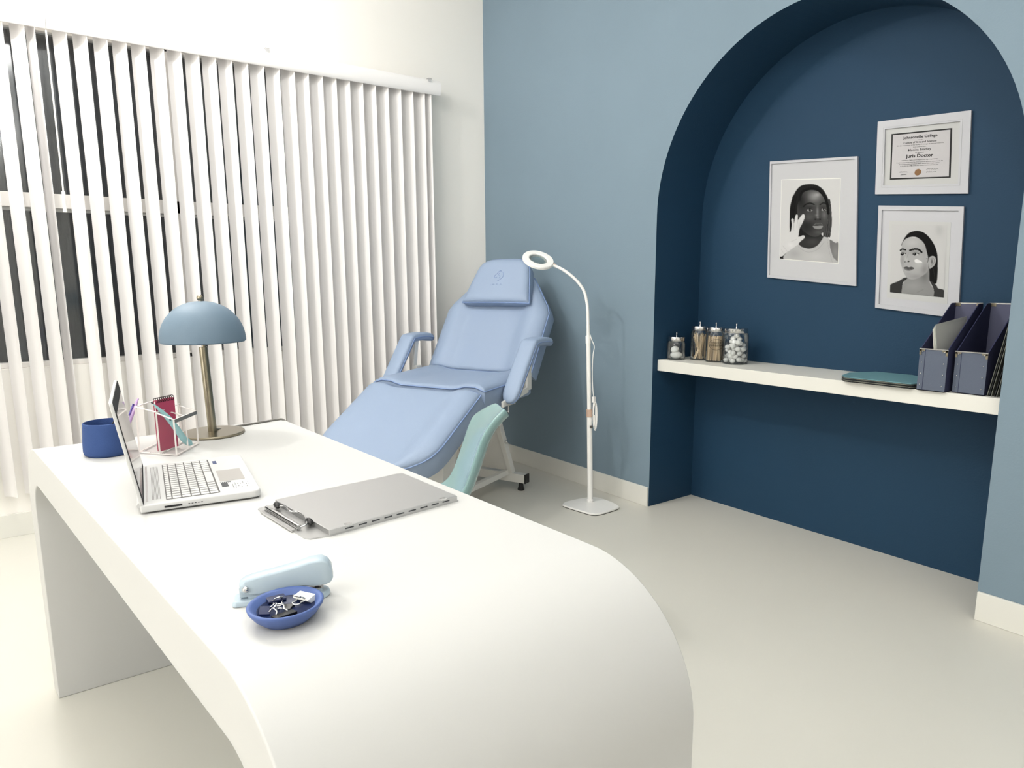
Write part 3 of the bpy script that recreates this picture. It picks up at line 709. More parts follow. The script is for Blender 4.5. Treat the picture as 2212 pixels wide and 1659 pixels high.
# local x runs from the hinge to the nose
def rslab(x0, x1, w0, w1, z0, z1, n=8):
    P = [(x0, -w0), (x0, w0)]; P = [(x0, w0)]+[] 
    P = [(x0+.004, -w0), (x0, -w0+.004), (x0, w0-.004), (x0+.004, w0)]
    for k in range(n+1):
        t = math.pi/2-math.pi*k/n; P.append((x1-w1*.8+w1*.8*math.cos(t), w1*math.sin(t)))
    return [(x, y, z0) for x, y in P], [(x*.97, y*.86, z1) for x, y in P]
MB().prism(*rslab(-.064, .062, .0165, .0175, 0, .008)).build('base', M_stap, SP, bevel=.003, seg=3)
MB().box((.004, 0, .0095), (.095, .017, .004)).build('base_channel', M_stap, SP, bevel=.001)
MB().box((.040, 0, .0122), (.020, .018, .0016)).build('anvil_plate', M_steel, SP, bevel=.0005)
mb = MB()
for x, y in ((.036, .004), (.044, -.004)): mb.box((x, y, .0131), (.005, .003, .0008))
mb.build('anvil_recess', M_label, SP)
MB().box((-.032, 0, .017), (.044, .016, .014)).build('hinge_block', M_stap, SP, bevel=.001)
MB().prism([(-.010, -.007, .011), (.0, -.004, .014), (-.010, -.007, .022)], [(-.010, .007, .011), (.0, .004, .014), (-.010, .007, .022)]).build('spring', M_black, SP)
an = math.radians(6.5); ca_, sa_ = math.cos(an), math.sin(an)
def sp_(x, y, z): return (-.049+(x)*ca_-z*sa_, y, .0225+x*sa_+z*ca_)
secs = [(-.004, .009, -.004, .008), (.004, .012, -.008, .012), (.02, .0125, -.010, .014), (.05, .013, -.009, .016), (.075, .0135, -.011, .0185), (.090, .0145, -.014, .021), (.104, .0145, -.015, .020), (.111, .0125, -.014, .015), (.115, .008, -.010, .008)]
V = []; F = []
for x, w_, zb, zt in secs:
    for y, z in ((-w_, zb), (-w_, lerp(zb, zt, .55)), (-w_*.82, zt-.0025), (-w_*.5, zt), (w_*.5, zt), (w_*.82, zt-.0025), (w_, lerp(zb, zt, .55)), (w_, zb)): V.append(sp_(x, y, z))
K = 8
for i in range(len(secs)-1):
    for k in range(K): F.append((i*K+k, i*K+(k+1) % K, (i+1)*K+(k+1) % K, (i+1)*K+k))
F += [tuple(range(K)), tuple(range((len(secs)-1)*K, len(secs)*K))]
obj('top_arm', V, F, M_stap, SP, bevel=.0015, seg=3)
MB().prism([sp_(x, -.006, z) for x, z in ((.02, -.010), (.098, -.017), (.098, -.010), (.02, -.006))], [sp_(x, .006, z) for x, z in ((.02, -.010), (.098, -.017), (.098, -.010), (.02, -.006))]).build('magazine', M_black, SP)
MB().box(sp_(.099, 0, -.017), (.003, .013, .010)).build('staple_driver', M_steel, SP)
for sg in (-1, 1): MB().ball(sp_(.004, sg*.0125, .0), .0045, 12).build('pivot_pin', M_steel, SP, smooth=True)
# ------------------------------------------------------------------ dish of binder clips
DC = (-2.404, -3.098)
DS = thing('clip_dish', 'periwinkle blue oval dish of binder clips on the desk', 'dish', (DC[0], DC[1], HD), math.radians(12))
o = MB().lathe([(0, .004), (.020, .004), (.026, .007), (.036, .016), (.0415, .022), (.0455, .024), (.0475, .0225), (.0465, .019), (.040, .010), (.030, .001), (.022, 0), (0, 0)], 56).build('bowl', M_dish, DS, smooth='auto', angle=1.4)
o.scale = (1.0, .93, 1)
o2 = MB().lathe([(0, .0046), (.020, .0046), (.026, .0076), (.0355, .0165), (.0352, .0162)], 48).build('glaze', M_dishin, DS, smooth=True); o2.scale = (1, .93, 1)
def binder_clip(label, x, y, z, rz, tilt, m, s=1.0, ry=0):
    t = thing('binder_clip', label, 'binder clip', (DC[0]+x, DC[1]+y, HD+z), rz, 'binder clips in the dish')
    t.rotation_euler = (tilt, ry, rz)
    L = .0125*s
    MB().prism([(-L, -.0065*s, .0), (-L, .0065*s, 0), (-L, .0012, .013*s), (-L, -.0012, .013*s)], [(L, -.0065*s, .0), (L, .0065*s, 0), (L, .0012, .013*s), (L, -.0012, .013*s)]).build('clip_body', m, t, bevel=.0006)
    for sg in (-1, 1):
        P = [(-L*.55, sg*.0015, .012*s), (-L*.35, sg*.003, .016*s), (-L*.45, sg*.0045, .021*s), (0, sg*.0055, .024*s), (L*.45, sg*.0045, .021*s), (L*.35, sg*.003, .016*s), (L*.55, sg*.0015, .012*s)]
        MB().tube(spline(P, 4), .0011*s, 6).build('clip_handle', M_steel, t, smooth=True)
    return t
M_nclip = mat('navy_clip', S(18, 30, 72), .3)
binder_clip('black binder clip at the near edge of the blue dish', -.008, -.027, .013, .12, -1.35, M_black, 1.1)
binder_clip('white binder clip at the right of the blue dish', .030, .007, .018, 2.1, -1.3, M_paperw, 1.0)
binder_clip('navy binder clip at the left of the blue dish', -.030, .004, .014, -1.9, -1.3, M_nclip, .9)
binder_clip('navy binder clip at the back of the blue dish', -.004, .029, .016, 3.1, -1.3, M_nclip, .9)
binder_clip('black binder clip in the middle of the blue dish', .004, .003, .013, 2.2, -1.45, M_black, .8, .2)
# ------------------------------------------------------------------ niche shelf and what stands on it
ZS = .778
SH = MB().box((.035+(DN-.035)/2, (JL+JR)/2, ZS-.0285), (DN-.035-.001, JL-JR-.002, .057)).build('niche_shelf', M_trim, bevel=.0015)
tag(SH, 'thick white shelf spanning the arched blue niche', 'shelf')
def jar(x, y, r, h, label, contents):
    t = thing('glass_jar', label, 'jar', (x, y, ZS), 0, 'glass jars with metal lids on the niche shelf')
    hb = h-.022
    pr = [(0, .001), (r*.88, .001), (r*.97, .005), (r, .012), (r, hb-.018), (r*.97, hb-.008), (r*.86, hb), (r*.86, hb+.006)]
    MB().lathe(pr, 40).build('jar_body', M_glass, t, smooth='auto', angle=1)
    MB().lathe([(0, 0), (r*.9, 0), (r*.97, .002), (r*.97, .0045), (0, .005)], 32).build('jar_base', M_glass, t, smooth='auto')
    lid_ = MB().lathe([(0, hb), (r*.90, hb), (r*.92, hb+.002), (r*.92, hb+.018), (r*.89, hb+.0205), (r*.3, hb+.022), (0, hb+.022)], 40).build('jar_lid', M_steel, t, smooth='auto')
    MB().lathe([(0, h), (.0045, h), (.0025, h+.006), (.0032, h+.014), (.0055, h+.019), (.003, h+.022), (0, h+.022)], 16).build('lid_knob', M_steel, lid_, smooth='auto')
    return t
jar(.112, -1.563, .0455, .118, 'smallest glass jar, holding gauze, at the left shelf end', None)
jar(.195, -1.642, .0460, .172, 'glass jar of wooden sticks standing behind the marked jar', None)
j3 = jar(.185, -1.748, .0465, .172, 'glass jar of tongue depressors with an oval printed mark', None)
jar(.190, -1.862, .0590, .172, 'widest glass jar, filled with cotton balls', None)
# contents
gz = MB(); random.seed(5)
gz.ball((0, 0, .019), .030, 20, (1.05, 1.0, .62), 12)
tg = gz.build('gauze_pad', M_cotton, smooth=True); tg.location = (.112, -1.563, ZS+.004); tag(tg, 'folded white gauze pad, lowest, in the smallest glass jar', 'gauze')
gz = MB().ball((0, 0, 0), .024, 18, (1.1, .8, .55), 10).build('gauze_pad', M_cotton, smooth=True); gz.location = (.106, -1.558, ZS+.052); gz.rotation_euler = (.2, -.4, .3); tag(gz, 'folded white gauze pad on top in the smallest glass jar', 'gauze')
def stick(x, y, a, b, wd_, label, grp, name='wooden_stick', m=M_wood, cat='stick'):
    o = MB().bar((0, 0, 0), Vector(b)-Vector(a), wd_, .0016, (random.uniform(-1, 1), random.uniform(-1, 1), .2)).build(name, m)
    o.location = (x+a[0], y+a[1], ZS+a[2]); return tag(o, label, cat, grp)
random.seed(11)
for k in range(34):
    q = random.uniform(0, 2*math.pi); r0 = random.uniform(.004, .036); q2 = q+random.choice((2.6, -2.4, .3))+random.uniform(-.5, .5); r1 = random.uniform(.02, .036)
    stick(.195, -1.642, (r0*math.cos(q), r0*math.sin(q), .007), (r1*math.cos(q2), r1*math.sin(q2), random.uniform(.118, .136)), .0055, 'thin wooden cotton stick in the jar behind the marked jar', 'wooden sticks in the glass jar')
for k in range(34):
    q = random.uniform(0, 2*math.pi); r0 = .036*math.sqrt(random.uniform(0, 1)); q2 = q+random.uniform(-.5, .5)
    stick(.185, -1.748, (r0*math.cos(q), r0*math.sin(q), .007), (r0*math.cos(q2), r0*math.sin(q2), random.uniform(.118, .130)), .013, 'flat wooden tongue depressor in the jar with the oval mark', 'tongue depressors in the marked jar', 'tongue_depressor', M_wood, 'tongue depressor')
random.seed(21); placed = []
for layer in range(8):
    for k in range(9):
        for tr in range(30):
            q = random.uniform(0, 2*math.pi); rr = .043*math.sqrt(random.uniform(0, 1))*(1 if layer < 5 else (.75, .5, .25)[layer-5]); z = .019+layer*.0165+random.uniform(-.004, .004)
            c_ = Vector((rr*math.cos(q), rr*math.sin(q), z))
            if all((c_-p_).length > .0215 for p_ in placed): placed.append(c_); break
for c_ in placed:
    o = MB().ball((0, 0, 0), .0128, 14, (1, 1, .92), 9).build('cotton_ball', M_cotton, smooth=True); o.location = (.190+c_.x, -1.862+c_.y, ZS+c_.z)
    tag(o, 'fluffy white cotton ball in the widest glass jar', 'cotton ball', 'cotton balls in the glass jar')
# oval printed mark and words on the third jar
cam_dir = math.atan2(-3.921+1.748, -2.651-.185)
def onjar(a_, z, r=.0470): return (r*math.cos(cam_dir+a_), r*math.sin(cam_dir+a_), z)
MB().tube([onjar(.78*math.cos(t)+.08, .088+.026*math.sin(t)) for t in [2*math.pi*i/40 for i in range(40)]], .0007, 6, closed=True).build('oval_print', M_ink, j3)
def text_mesh(body, size=1.0, bold=0.0, align='CENTER', shear=0):
    cu = bpy.data.curves.new('t', 'FONT'); cu.body = body; cu.size = size; cu.align_x = align; cu.offset = bold; cu.shear = shear; cu.resolution_u = 2
    ob = bpy.data.objects.new('t', cu); COL.objects.link(ob); dg = bpy.context.evaluated_depsgraph_get(); me = bpy.data.meshes.new_from_object(ob.evaluated_get(dg))
    V = [tuple(v.co) for v in me.vertices]; F = [tuple(p_.vertices) for p_ in me.polygons]
    bpy.data.objects.remove(ob); bpy.data.meshes.remove(me); bpy.data.curves.remove(cu)
    return V, F
mb = MB()
for body, zc in (('TONGUE', .092), ('DEPRESSORS', .080)):
    V, F = text_mesh(body, .0125, .0001)
    mb.add([onjar(x/.047+.08, zc+y, .0472) for x, y, z in V], F)
mb.build('printed_words', M_ink, j3)
# ------------------------------------------------------------------ magazine files
def magfile(x0, yl, yr, zf, zb, depth, label):
    t = thing('magazine_file', label, 'magazine file', (x0, (yl+yr)/2, ZS), 0, 'slate blue magazine files')
    h = (yl-yr)/2; th = .003
    MB().prism([(0, -h, 0), (0, h, 0), (0, h, zf), (0, -h, zf)], [(th, -h, 0), (th, h, 0), (th, h, zf), (th, -h, zf)]).build('front_panel', M_boxf, t)
    for sg in (-1, 1):
        pr = [(th, 0), (depth, 0), (depth, zb), (depth-.035, zb), (th, zf)]
        MB().prism([(x, sg*h, z) for x, z in pr], [(x, sg*(h-th), z) for x, z in pr]).build('side_panel', M_boxd, t)
    MB().prism([(depth, -h, 0), (depth, h, 0), (depth, h, zb), (depth, -h, zb)], [(depth-th, -h, 0), (depth-th, h, 0), (depth-th, h, zb), (depth-th, -h, zb)]).build('back_panel', mat('slate_indigo_card', S(86, 88, 110), .8), t)
    MB().box((depth/2, 0, .0015), (depth, 2*h, .003)).build('bottom_panel', M_boxd, t)
    mb = MB().box((.0, 0, zf-.001), (.0055, 2*h+.002, .004)).box((depth-.002, 0, zb-.001), (.0055, 2*h+.002, .004)); mb.build('metal_rim', M_steel, t)
    for sg in (-1, 1):
        MB().box((-.0012, sg*(h-.009), zf-.004), (.0015, .018, .010)).box((-.0012, sg*(h-.003), zf-.011), (.0015, .007, .022)).build('corner_guard', M_brass, t)
        MB().box((depth-.0045, sg*(h-.011), zb-.006), (.0015, .018, .012)).build('corner_guard', M_brass, t)
        for z in (.022, .062, .102, zf-.010): MB().ball((-.0018, sg*(h-.010), z), .0025, 8).build('rivet', M_steel, t)
    MB().box((-.0006, h-.019, zf/2), (.0008, .001, zf-.004)).build('hinge_crease', M_boxd, t)
    return t
magfile(.022, -2.768, -2.861, .152, .309, .255, 'left slate blue magazine file with metal corners holding grey papers')
magfile(.052, -2.874, -2.974, .148, .309, .255, 'right slate blue magazine file with metal corners next to leaning folders')
# papers in the left file
for k in range(4):
    y0 = -2.838+.0045*k
    P = [(.045, y0, .006), (.205, y0, .006), (.235-.006*k, y0+.010, .262-.005*k), (.040+.005*k, y0+.034, .238-.006*k)]
    o = MB().prism([(x-.12, y+2.82, z) for x, y, z in P], [(x-.12, y+2.82+.001, z) for x, y, z in P]).build('loose_paper', M_paper if k == 0 else M_paperw)
    o.location = (.12, -2.82, ZS)
    tag(o, 'grey sheet at the front of the papers in the left magazine file' if k == 0 else 'white sheet fanned behind the grey sheet in the left magazine file', 'paper', 'papers in the left magazine file' if k else None)
# folders leaning at the right end of the shelf
leans = [(-2.980, -3.022, .262), (-2.986, -3.026, .256), (-2.992, -3.029, .246), (-3.002, -3.032, .19), (-3.008, -3.034, .17)]
for k, (yb, yt, zt) in enumerate(leans):
    P = [(.06, yb, 0), (.28, yb, 0), (.28, yt, zt), (.06, yt, zt)]
    o = MB().prism([(x-.17, y-yb, z) for x, y, z in P], [(x-.17, y-yb-.0025, z) for x, y, z in P]).build('document_folder', M_foldere if k % 2 == 0 else M_folderd, bevel=.0005)
    o.location = (.17, yb, ZS+.0005)
    tag(o, ('grey' if k % 2 == 0 else 'dark')+' document folder leaning against the right end of the niche, '+('nearest', 'second from', 'third from', 'fourth from', 'farthest from')[k]+' the magazine files', 'folder', 'folders leaning in the niche corner')
# stack of petrol folders lying on the shelf
fo = [(.012, -2.505), (.052, -2.470), (.150, -2.448), (.262, -2.500), (.270, -2.640), (.205, -2.755), (.045, -2.762), (.020, -2.748)]
for k in range(5):
    z = .0005+k*.0042; cx_, cy_ = .14, -2.62; rz = (k % 3-1)*.02
    P = [((x-cx_)*(1+.01*(k % 2)), (y-cy_)) for x, y in fo]
    top = k == 4
    curl = lambda x, y: .006*max(0, (x/.13)) if top else 0
    fm = M_folder if top else (M_folderd if k % 2 == 0 else M_foldere)
    o = MB().prism([(x, y, 0) for x, y in P], [(x, y, .0030) for x, y in P]).build('paper_folder', fm, bevel=.0005)
    o.location = (cx_, cy_, ZS+z); o.rotation_euler = (0, 0, rz)
    tag(o, ('petrol green folder, topmost of the flat stack on the niche shelf', 'grey folder just under the petrol green top folder', 'dark folder in the middle of the flat folder stack', 'grey folder second from the bottom of the flat stack', 'dark folder at the bottom of the flat folder stack')[4-k], 'folder', 'folders stacked flat on the niche shelf')
# ------------------------------------------------------------------ pictures on the niche wall
XB = DN
def bil(Q, s, t):
    (a0, a1), (b0, b1), (c0, c1), (d0, d1) = Q
    return ((1-s)*(1-t)*a0+s*(1-t)*b0+s*t*c0+(1-s)*t*d0, (1-s)*(1-t)*a1+s*(1-t)*b1+s*t*c1+(1-s)*t*d1)
def picture(label, cat, outer, inner, name='framed_picture', xf=.330, lipq=None):
    cy_ = sum(p_[0] for p_ in outer)/4; cz_ = sum(p_[1] for p_ in outer)/4
    t = thing(name, label, cat, (XB, cy_, cz_))
    L = lambda x, p_: (x-XB, p_[0]-cy_, p_[1]-cz_)
    V = [L(xf, p_) for p_ in outer]+[L(xf, p_) for p_ in inner]+[L(XB-.001, p_) for p_ in outer]+[L(xf+.008, p_) for p_ in inner]
    F = [(i, (i+1) % 4, 4+(i+1) % 4, 4+i) for i in range(4)]+[(i, 8+i, 8+(i+1) % 4, (i+1) % 4) for i in range(4)]+[(4+i, 4+(i+1) % 4, 12+(i+1) % 4, 12+i) for i in range(4)]
    F.append((8, 9, 10, 11))
    obj('frame', V, F, M_ffr, t)
    return t, L
def flat(name, L, quad_, x, m, parent):
    return obj(name, [L(x, p_) for p_ in quad_]+[L(x+.0008, p_) for p_ in quad_], [(0, 1, 2, 3), (4, 5, 6, 7), (0, 1, 5, 4), (1, 2, 6, 5), (2, 3, 7, 6), (3, 0, 4, 7)], m, parent)
# photograph printing: vertex-colour raster
def photo_mat():
    m = bpy.data.materials.new('printed_monochrome_photo'); m.use_nodes = True; nt = m.node_tree; b = nt.nodes['Principled BSDF']; a_ = nt.nodes.new('ShaderNodeVertexColor'); a_.layer_name = 'print'
    nt.links.new(a_.outputs[0], b.inputs['Base Color']); b.inputs['Roughness'].default_value = .6; b.inputs['Specular IOR Level'].default_value = .08; return m
M_photo = photo_mat()
def smoothpoly(P, n=6):
    P = [Vector((x, y, 0)) for x, y in P]; N = len(P); out = []
    for i in range(N):
        a, b, c, d = P[i-1], P[i], P[(i+1) % N], P[(i+2) % N]
        for k in range(n):
            t = k/n; p_ = .5*((2*b)+(c-a)*t+(2*a-5*b+4*c-d)*t*t+(3*b-a-3*c+d)*t**3); out.append((p_.x, p_.y))
    return np.array(out)
class Painter:
    def __init__(s, quad_, nx, ny, bg):
        s.nx, s.ny = nx, ny; u, v_ = np.meshgrid(np.linspace(0, 1, nx), np.linspace(0, 1, ny)); Q = np.array(quad_, float)
        s.X = (1-u)*(1-v_)*Q[0, 0]+u*(1-v_)*Q[1, 0]+u*v_*Q[2, 0]+(1-u)*v_*Q[3, 0]; s.Y = (1-u)*(1-v_)*Q[0, 1]+u*(1-v_)*Q[1, 1]+u*v_*Q[2, 1]+(1-u)*v_*Q[3, 1]
        s.I = np.full(s.X.shape, float(bg))
    def sd(s, P):
        P = np.asarray(P, float); X, Y = s.X, s.Y; d = np.full(X.shape, 1e18); ins = np.zeros(X.shape, bool); N = len(P)
        for i in range(N):
            ax, ay = P[i-1]; bx, by = P[i]; ex, ey = bx-ax, by-ay; L2 = ex*ex+ey*ey+1e-9
            t = np.clip(((X-ax)*ex+(Y-ay)*ey)/L2, 0, 1); d = np.minimum(d, (X-ax-t*ex)**2+(Y-ay-t*ey)**2)
            c = ((ay > Y) != (by > Y)) & (X < (bx-ax)*(Y-ay)/((by-ay) if by != ay else 1e-9)+ax); ins ^= c
        d = np.sqrt(d); return np.where(ins, d, -d)
    def mask(s, P, soft, smooth=True): return np.clip(s.sd(smoothpoly(P) if smooth else P)/soft+.5, 0, 1)
    def poly(s, P, g, soft=4, smooth=True, a=1.0, clip=None):
        k = s.mask(P, soft, smooth)*a
        if clip is not None: k = k*clip
        s.I = s.I*(1-k)+g*k; return k
    def ell(s, cx, cy, rx, ry, g, soft=.3, a=1.0, rot=0, clip=None):
        c, n = math.cos(rot), math.sin(rot); dx, dy = s.X-cx, s.Y-cy; r = np.sqrt(((dx*c+dy*n)/rx)**2+((-dx*n+dy*c)/ry)**2)
        k = np.clip((1-r)/soft+.5 if soft < 1 else np.exp(-r*r*1.2), 0, 1)*a
        if clip is not None: k = k*clip
        s.I = s.I*(1-k)+g*k
    def line(s, P, wd_, g, a=1.0, clip=None, soft=2.5):
        X, Y = s.X, s.Y; P = [(p_.x, p_.y) for p_ in spline([(x, y, 0) for x, y in P], 5)]; d = np.full(X.shape, 1e18)
        for i in range(len(P)-1):
            ax, ay = P[i]; bx, by = P[i+1]; ex, ey = bx-ax, by-ay; L2 = ex*ex+ey*ey+1e-9; t = np.clip(((X-ax)*ex+(Y-ay)*ey)/L2, 0, 1); d = np.minimum(d, (X-ax-t*ex)**2+(Y-ay-t*ey)**2)
        k = np.clip((wd_/2-np.sqrt(d))/soft+.5, 0, 1)*a
        if clip is not None: k = k*clip
        s.I = s.I*(1-k)+g*k
    def build(s, name, L, worldquad, x, parent):
        V = []; F = []
        for j in range(s.ny):
            for i in range(s.nx): V.append(L(x, bil(worldquad, i/(s.nx-1), j/(s.ny-1))))
        for j in range(s.ny-1):
            for i in range(s.nx-1): a_ = j*s.nx+i; F.append((a_, a_+1, a_+s.nx+1, a_+s.nx))
        me = bpy.data.meshes.new(name); me.from_pydata(V, [], F); me.materials.append(M_photo)
        ca_ = me.color_attributes.new('print', 'FLOAT_COLOR', 'POINT'); g = np.clip((s.I-14)*.93, 0, 255).ravel()/255; lin = np.where(g <= .04045, g/12.92, ((g+.055)/1.055)**2.4)
        arr = np.ones((len(lin), 4)); arr[:, :3] = lin[:, None]; ca_.data.foreach_set('color', arr.ravel().astype(np.float32))
        o = bpy.data.objects.new(name, me); link(o, parent)
        return o
#--- portrait 1 (large, left)
P1o = [(-1.8984, 1.7236), (-2.3155, 1.6877), (-2.3516, 1.1483), (-1.9184, 1.1884)]; P1i = [(-1.9069, 1.7115), (-2.3054, 1.6786), (-2.3357, 1.1618), (-1.9270, 1.2001)]; P1p = [(-1.9618, 1.6326), (-2.2442, 1.6060), (-2.2608, 1.2471), (-1.9771, 1.2753)]
t1, L1 = picture('large white framed portrait of a person with a gloved hand at the cheek', 'picture', P1o, P1i)
flat('mat_board', L1, P1i, 0.337, M_mat, t1)
grow = lambda Q, k: [tuple(c+(p_[i]-c)*k for i, c in enumerate((sum(q[0] for q in Q)/4, sum(q[1] for q in Q)/4))) for p_ in Q]
flat('mat_bevel', L1, grow(P1p, 1.014), 0.3363, M_paperw, t1)
p = Painter([(215, 328), (915, 310), (885, 1320), (195, 1265)], 130, 186, 222)
p.poly([(330, 950), (318, 800), (328, 620), (380, 480), (450, 400), (540, 376), (640, 384), (720, 440), (775, 540), (800, 640), (812, 760), (800, 960), (770, 1010), (730, 1000), (740, 900), (700, 960), (420, 1000)], 40, 8)
for x0_, dx in ((715, -5), (735, 5), (757, 8), (780, 22)):
    p.line([(770+dx, 560), (785+dx, 700), (x0_+30, 850), (x0_+12, 1000)], 20, 70); p.line([(775+dx, 640), (787+dx, 720), (x0_+32, 850), (x0_+14, 990)], 5, 120, .6)
p.line([(790, 680), (800, 830), (785, 920), (797, 975)], 14, 80)
for x0_ in (330, 350, 372): p.line([(x0_+30, 520), (x0_, 700), (x0_-2, 860), (x0_-8, 935)], 13, 30); 
neck = p.poly([(470, 880), (500, 1000), (430, 1090), (520, 1180), (640, 1150), (730, 1040), (690, 960), (640, 880)], 62, 10)
p.ell(600, 1060, 80, 50, 88, 1.5, .7, clip=neck); p.ell(560, 960, 150, 60, 36, 1.5, .8, clip=neck)
p.poly([(790, 1040), (860, 1075), (890, 1085), (890, 1330), (840, 1320), (800, 1180)], 128, 8); p.ell(860, 1180, 40, 90, 160, 1.5, .6)
p.poly([(190, 1225), (290, 1180), (280, 1275), (190, 1270)], 40, 6)
shirt = p.poly([(290, 1180), (420, 1100), (470, 1125), (560, 1145), (650, 1110), (710, 1030), (730, 1000), (790, 1030), (800, 1130), (830, 1240), (850, 1330), (280, 1290)], 196, 6)
p.line([(425, 1120), (500, 1175), (580, 1185), (660, 1150), (730, 1070)], 5, 168, .8, clip=shirt); p.line([(770, 1040), (785, 1150), (825, 1310)], 4, 165, .7, clip=shirt)
p.ell(380, 1210, 80, 60, 170, 1.5, .5, clip=shirt); p.ell(640, 1240, 100, 50, 214, 1.5, .5, clip=shirt)
face = p.poly([(440, 560), (470, 480), (560, 445), (660, 460), (730, 530), (762, 620), (775, 700), (770, 800), (745, 900), (700, 965), (640, 1000), (560, 985), (490, 930), (445, 850), (415, 740), (412, 640)], 82, 8)
p.ell(620, 520, 90, 70, 170, 1.5, .8, clip=face); p.ell(655, 500, 40, 25, 205, 1.5, .5, clip=face); p.ell(470, 600, 70, 160, 48, 1.5, .75, clip=face); p.ell(520, 880, 110, 110, 44, 1.5, .8, clip=face)
p.ell(560, 770, 70, 45, 98, 1.5, .7, clip=face); p.ell(735, 740, 30, 60, 128, 1.5, .7, clip=face); p.ell(655, 700, 16, 70, 150, 1.5, .75, clip=face); p.ell(648, 745, 22, 16, 158, 1.5, .6, clip=face)
p.ell(560, 655, 60, 24, 50, 1.5, .6, clip=face); p.ell(722, 655, 45, 22, 56, 1.5, .6, clip=face)
p.line([(490, 640), (520, 612), (570, 600), (615, 615)], 15, 30, .85); p.line([(685, 620), (720, 598), (755, 604)], 13, 30, .8)
for ex, ey, rx in ((562, 682, 36), (728, 678, 30)):
    p.ell(ex, ey, rx, 15, 176, .3, .9); p.ell(ex+4, ey-2, 15, 15, 22, .3, 1); p.ell(ex+9, ey-6, 4, 4, 230, .4, .9); p.line([(ex-rx-6, ey+4), (ex-10, ey-17), (ex+rx, ey-4)], 5, 20, .9)
p.ell(660, 790, 52, 26, 60, 1.5, .6, clip=face); p.ell(630, 792, 10, 7, 18, .6, .9); p.ell(685, 792, 10, 7, 18, .6, .9); p.ell(658, 772, 16, 12, 165, 1.5, .6)
p.poly([(600, 868), (640, 838), (662, 846), (690, 838), (718, 862), (690, 872), (640, 872)], 88, 5); p.poly([(602, 872), (650, 872), (715, 868), (705, 898), (660, 910), (615, 898)], 150, 5); p.line([(600, 868), (650, 868), (716, 864)], 4, 30)
p.line([(612, 866), (640, 838), (662, 846), (690, 836), (716, 860)], 3, 160, .7); p.ell(665, 950, 50, 26, 100, 1.5, .6, clip=face)
p.line([(440, 560), (470, 470), (560, 430), (660, 440), (735, 520), (770, 620), (780, 720)], 30, 28, .95); p.ell(440, 560, 40, 60, 38, 1.5, .7)
for k in range(9): p.line([(450+k*30, 385+abs(k-4)*6), (440+k*30, 430)], 4, 62, .4)
glove = [(195, 1230), (200, 1100), (290, 1000), (330, 940), (345, 860), (338, 800), (350, 782), (368, 790), (372, 840), (385, 770), (398, 738), (418, 742), (420, 800), (445, 770), (478, 732), (500, 740), (500, 780), (470, 850), (440, 910), (425, 1000), (400, 1030), (440, 1005), (480, 985), (503, 995), (495, 1022), (450, 1060), (400, 1110), (330, 1160), (270, 1200), (230, 1235)]
g = p.poly(glove, 222, 5); p.line([(370, 840), (372, 930)], 4, 170, .8); p.line([(418, 800), (405, 900)], 4, 172, .8); p.line([(405, 1030), (340, 1060)], 4, 180, .7); p.line([(230, 1110), (300, 1190)], 5, 188, .7); p.line([(210, 1150), (250, 1215)], 4, 190, .7); p.ell(440, 870, 20, 60, 190, 1.5, .5, clip=g); p.ell(330, 1100, 40, 30, 240, 1.5, .5, clip=g)
p.build('photo_print', L1, P1p, 0.3355, t1)
#--- portrait 2 (lower right)
P2o = [(-2.4207, 1.4777), (-2.7421, 1.4453), (-2.7614, 1.0262), (-2.4413, 1.0586)]; P2i = [(-2.4361, 1.4591), (-2.7250, 1.4310), (-2.7457, 1.0450), (-2.4551, 1.0734)]; P2w = [(-2.4664, 1.4135), (-2.7002, 1.3908), (-2.7156, 1.0791), (-2.4830, 1.1015)]; P2p = [(-2.4788, 1.3981), (-2.6872, 1.3799), (-2.7012, 1.1041), (-2.4949, 1.1234)]
t2, L2 = picture('white framed portrait of a person with cream on the cheek, above the magazine files', 'picture', P2o, P2i)
flat('mat_board', L2, P2i, 0.337, M_ffr, t2); flat('mount_paper', L2, P2w, 0.3362, M_mount, t2)
p = Painter([(300, 350), (1060, 365), (1015, 1360), (275, 1285)], 120, 156, 214)
p.ell(960, 430, 60, 90, 190, 1.5, .6)
p.poly([(440, 640), (470, 560), (530, 480), (600, 447), (680, 440), (770, 475), (850, 560), (905, 660), (935, 780), (935, 1000), (925, 1100), (915, 1165), (870, 1150), (830, 1130), (815, 1000), (800, 860), (700, 560), (540, 530)], 30, 6)
p.poly([(815, 940), (830, 1120), (915, 1165), (935, 1020), (925, 900)], 34, 6); p.line([(880, 960), (900, 1100)], 10, 70, .5)
nk = p.poly([(520, 1060), (480, 1140), (430, 1220), (420, 1310), (900, 1360), (885, 1250), (830, 1140), (815, 950), (700, 1000)], 156, 8)
p.ell(760, 1060, 60, 90, 120, 1.5, .7, clip=nk); p.ell(600, 1200, 120, 60, 172, 1.5, .6, clip=nk); p.line([(660, 1290), (740, 1250)], 14, 140, .5, clip=nk)
p.poly([(270, 1190), (400, 1130), (480, 1085), (520, 1095), (455, 1160), (435, 1300), (440, 1320), (265, 1300)], 66, 6); p.poly([(840, 1130), (920, 1190), (940, 1230), (1020, 1260), (1020, 1370), (890, 1360), (890, 1260)], 70, 6)
p.line([(520, 1090), (455, 1160), (436, 1300)], 8, 44, .8); p.line([(835, 1130), (885, 1230), (900, 1340)], 9, 46, .8)
face = p.poly([(442, 680), (450, 610), (500, 550), (590, 530), (690, 548), (760, 620), (790, 720), (812, 820), (815, 930), (790, 1010), (710, 1070), (620, 1105), (550, 1100), (500, 1060), (462, 990), (440, 920), (422, 850), (430, 770)], 186, 7)
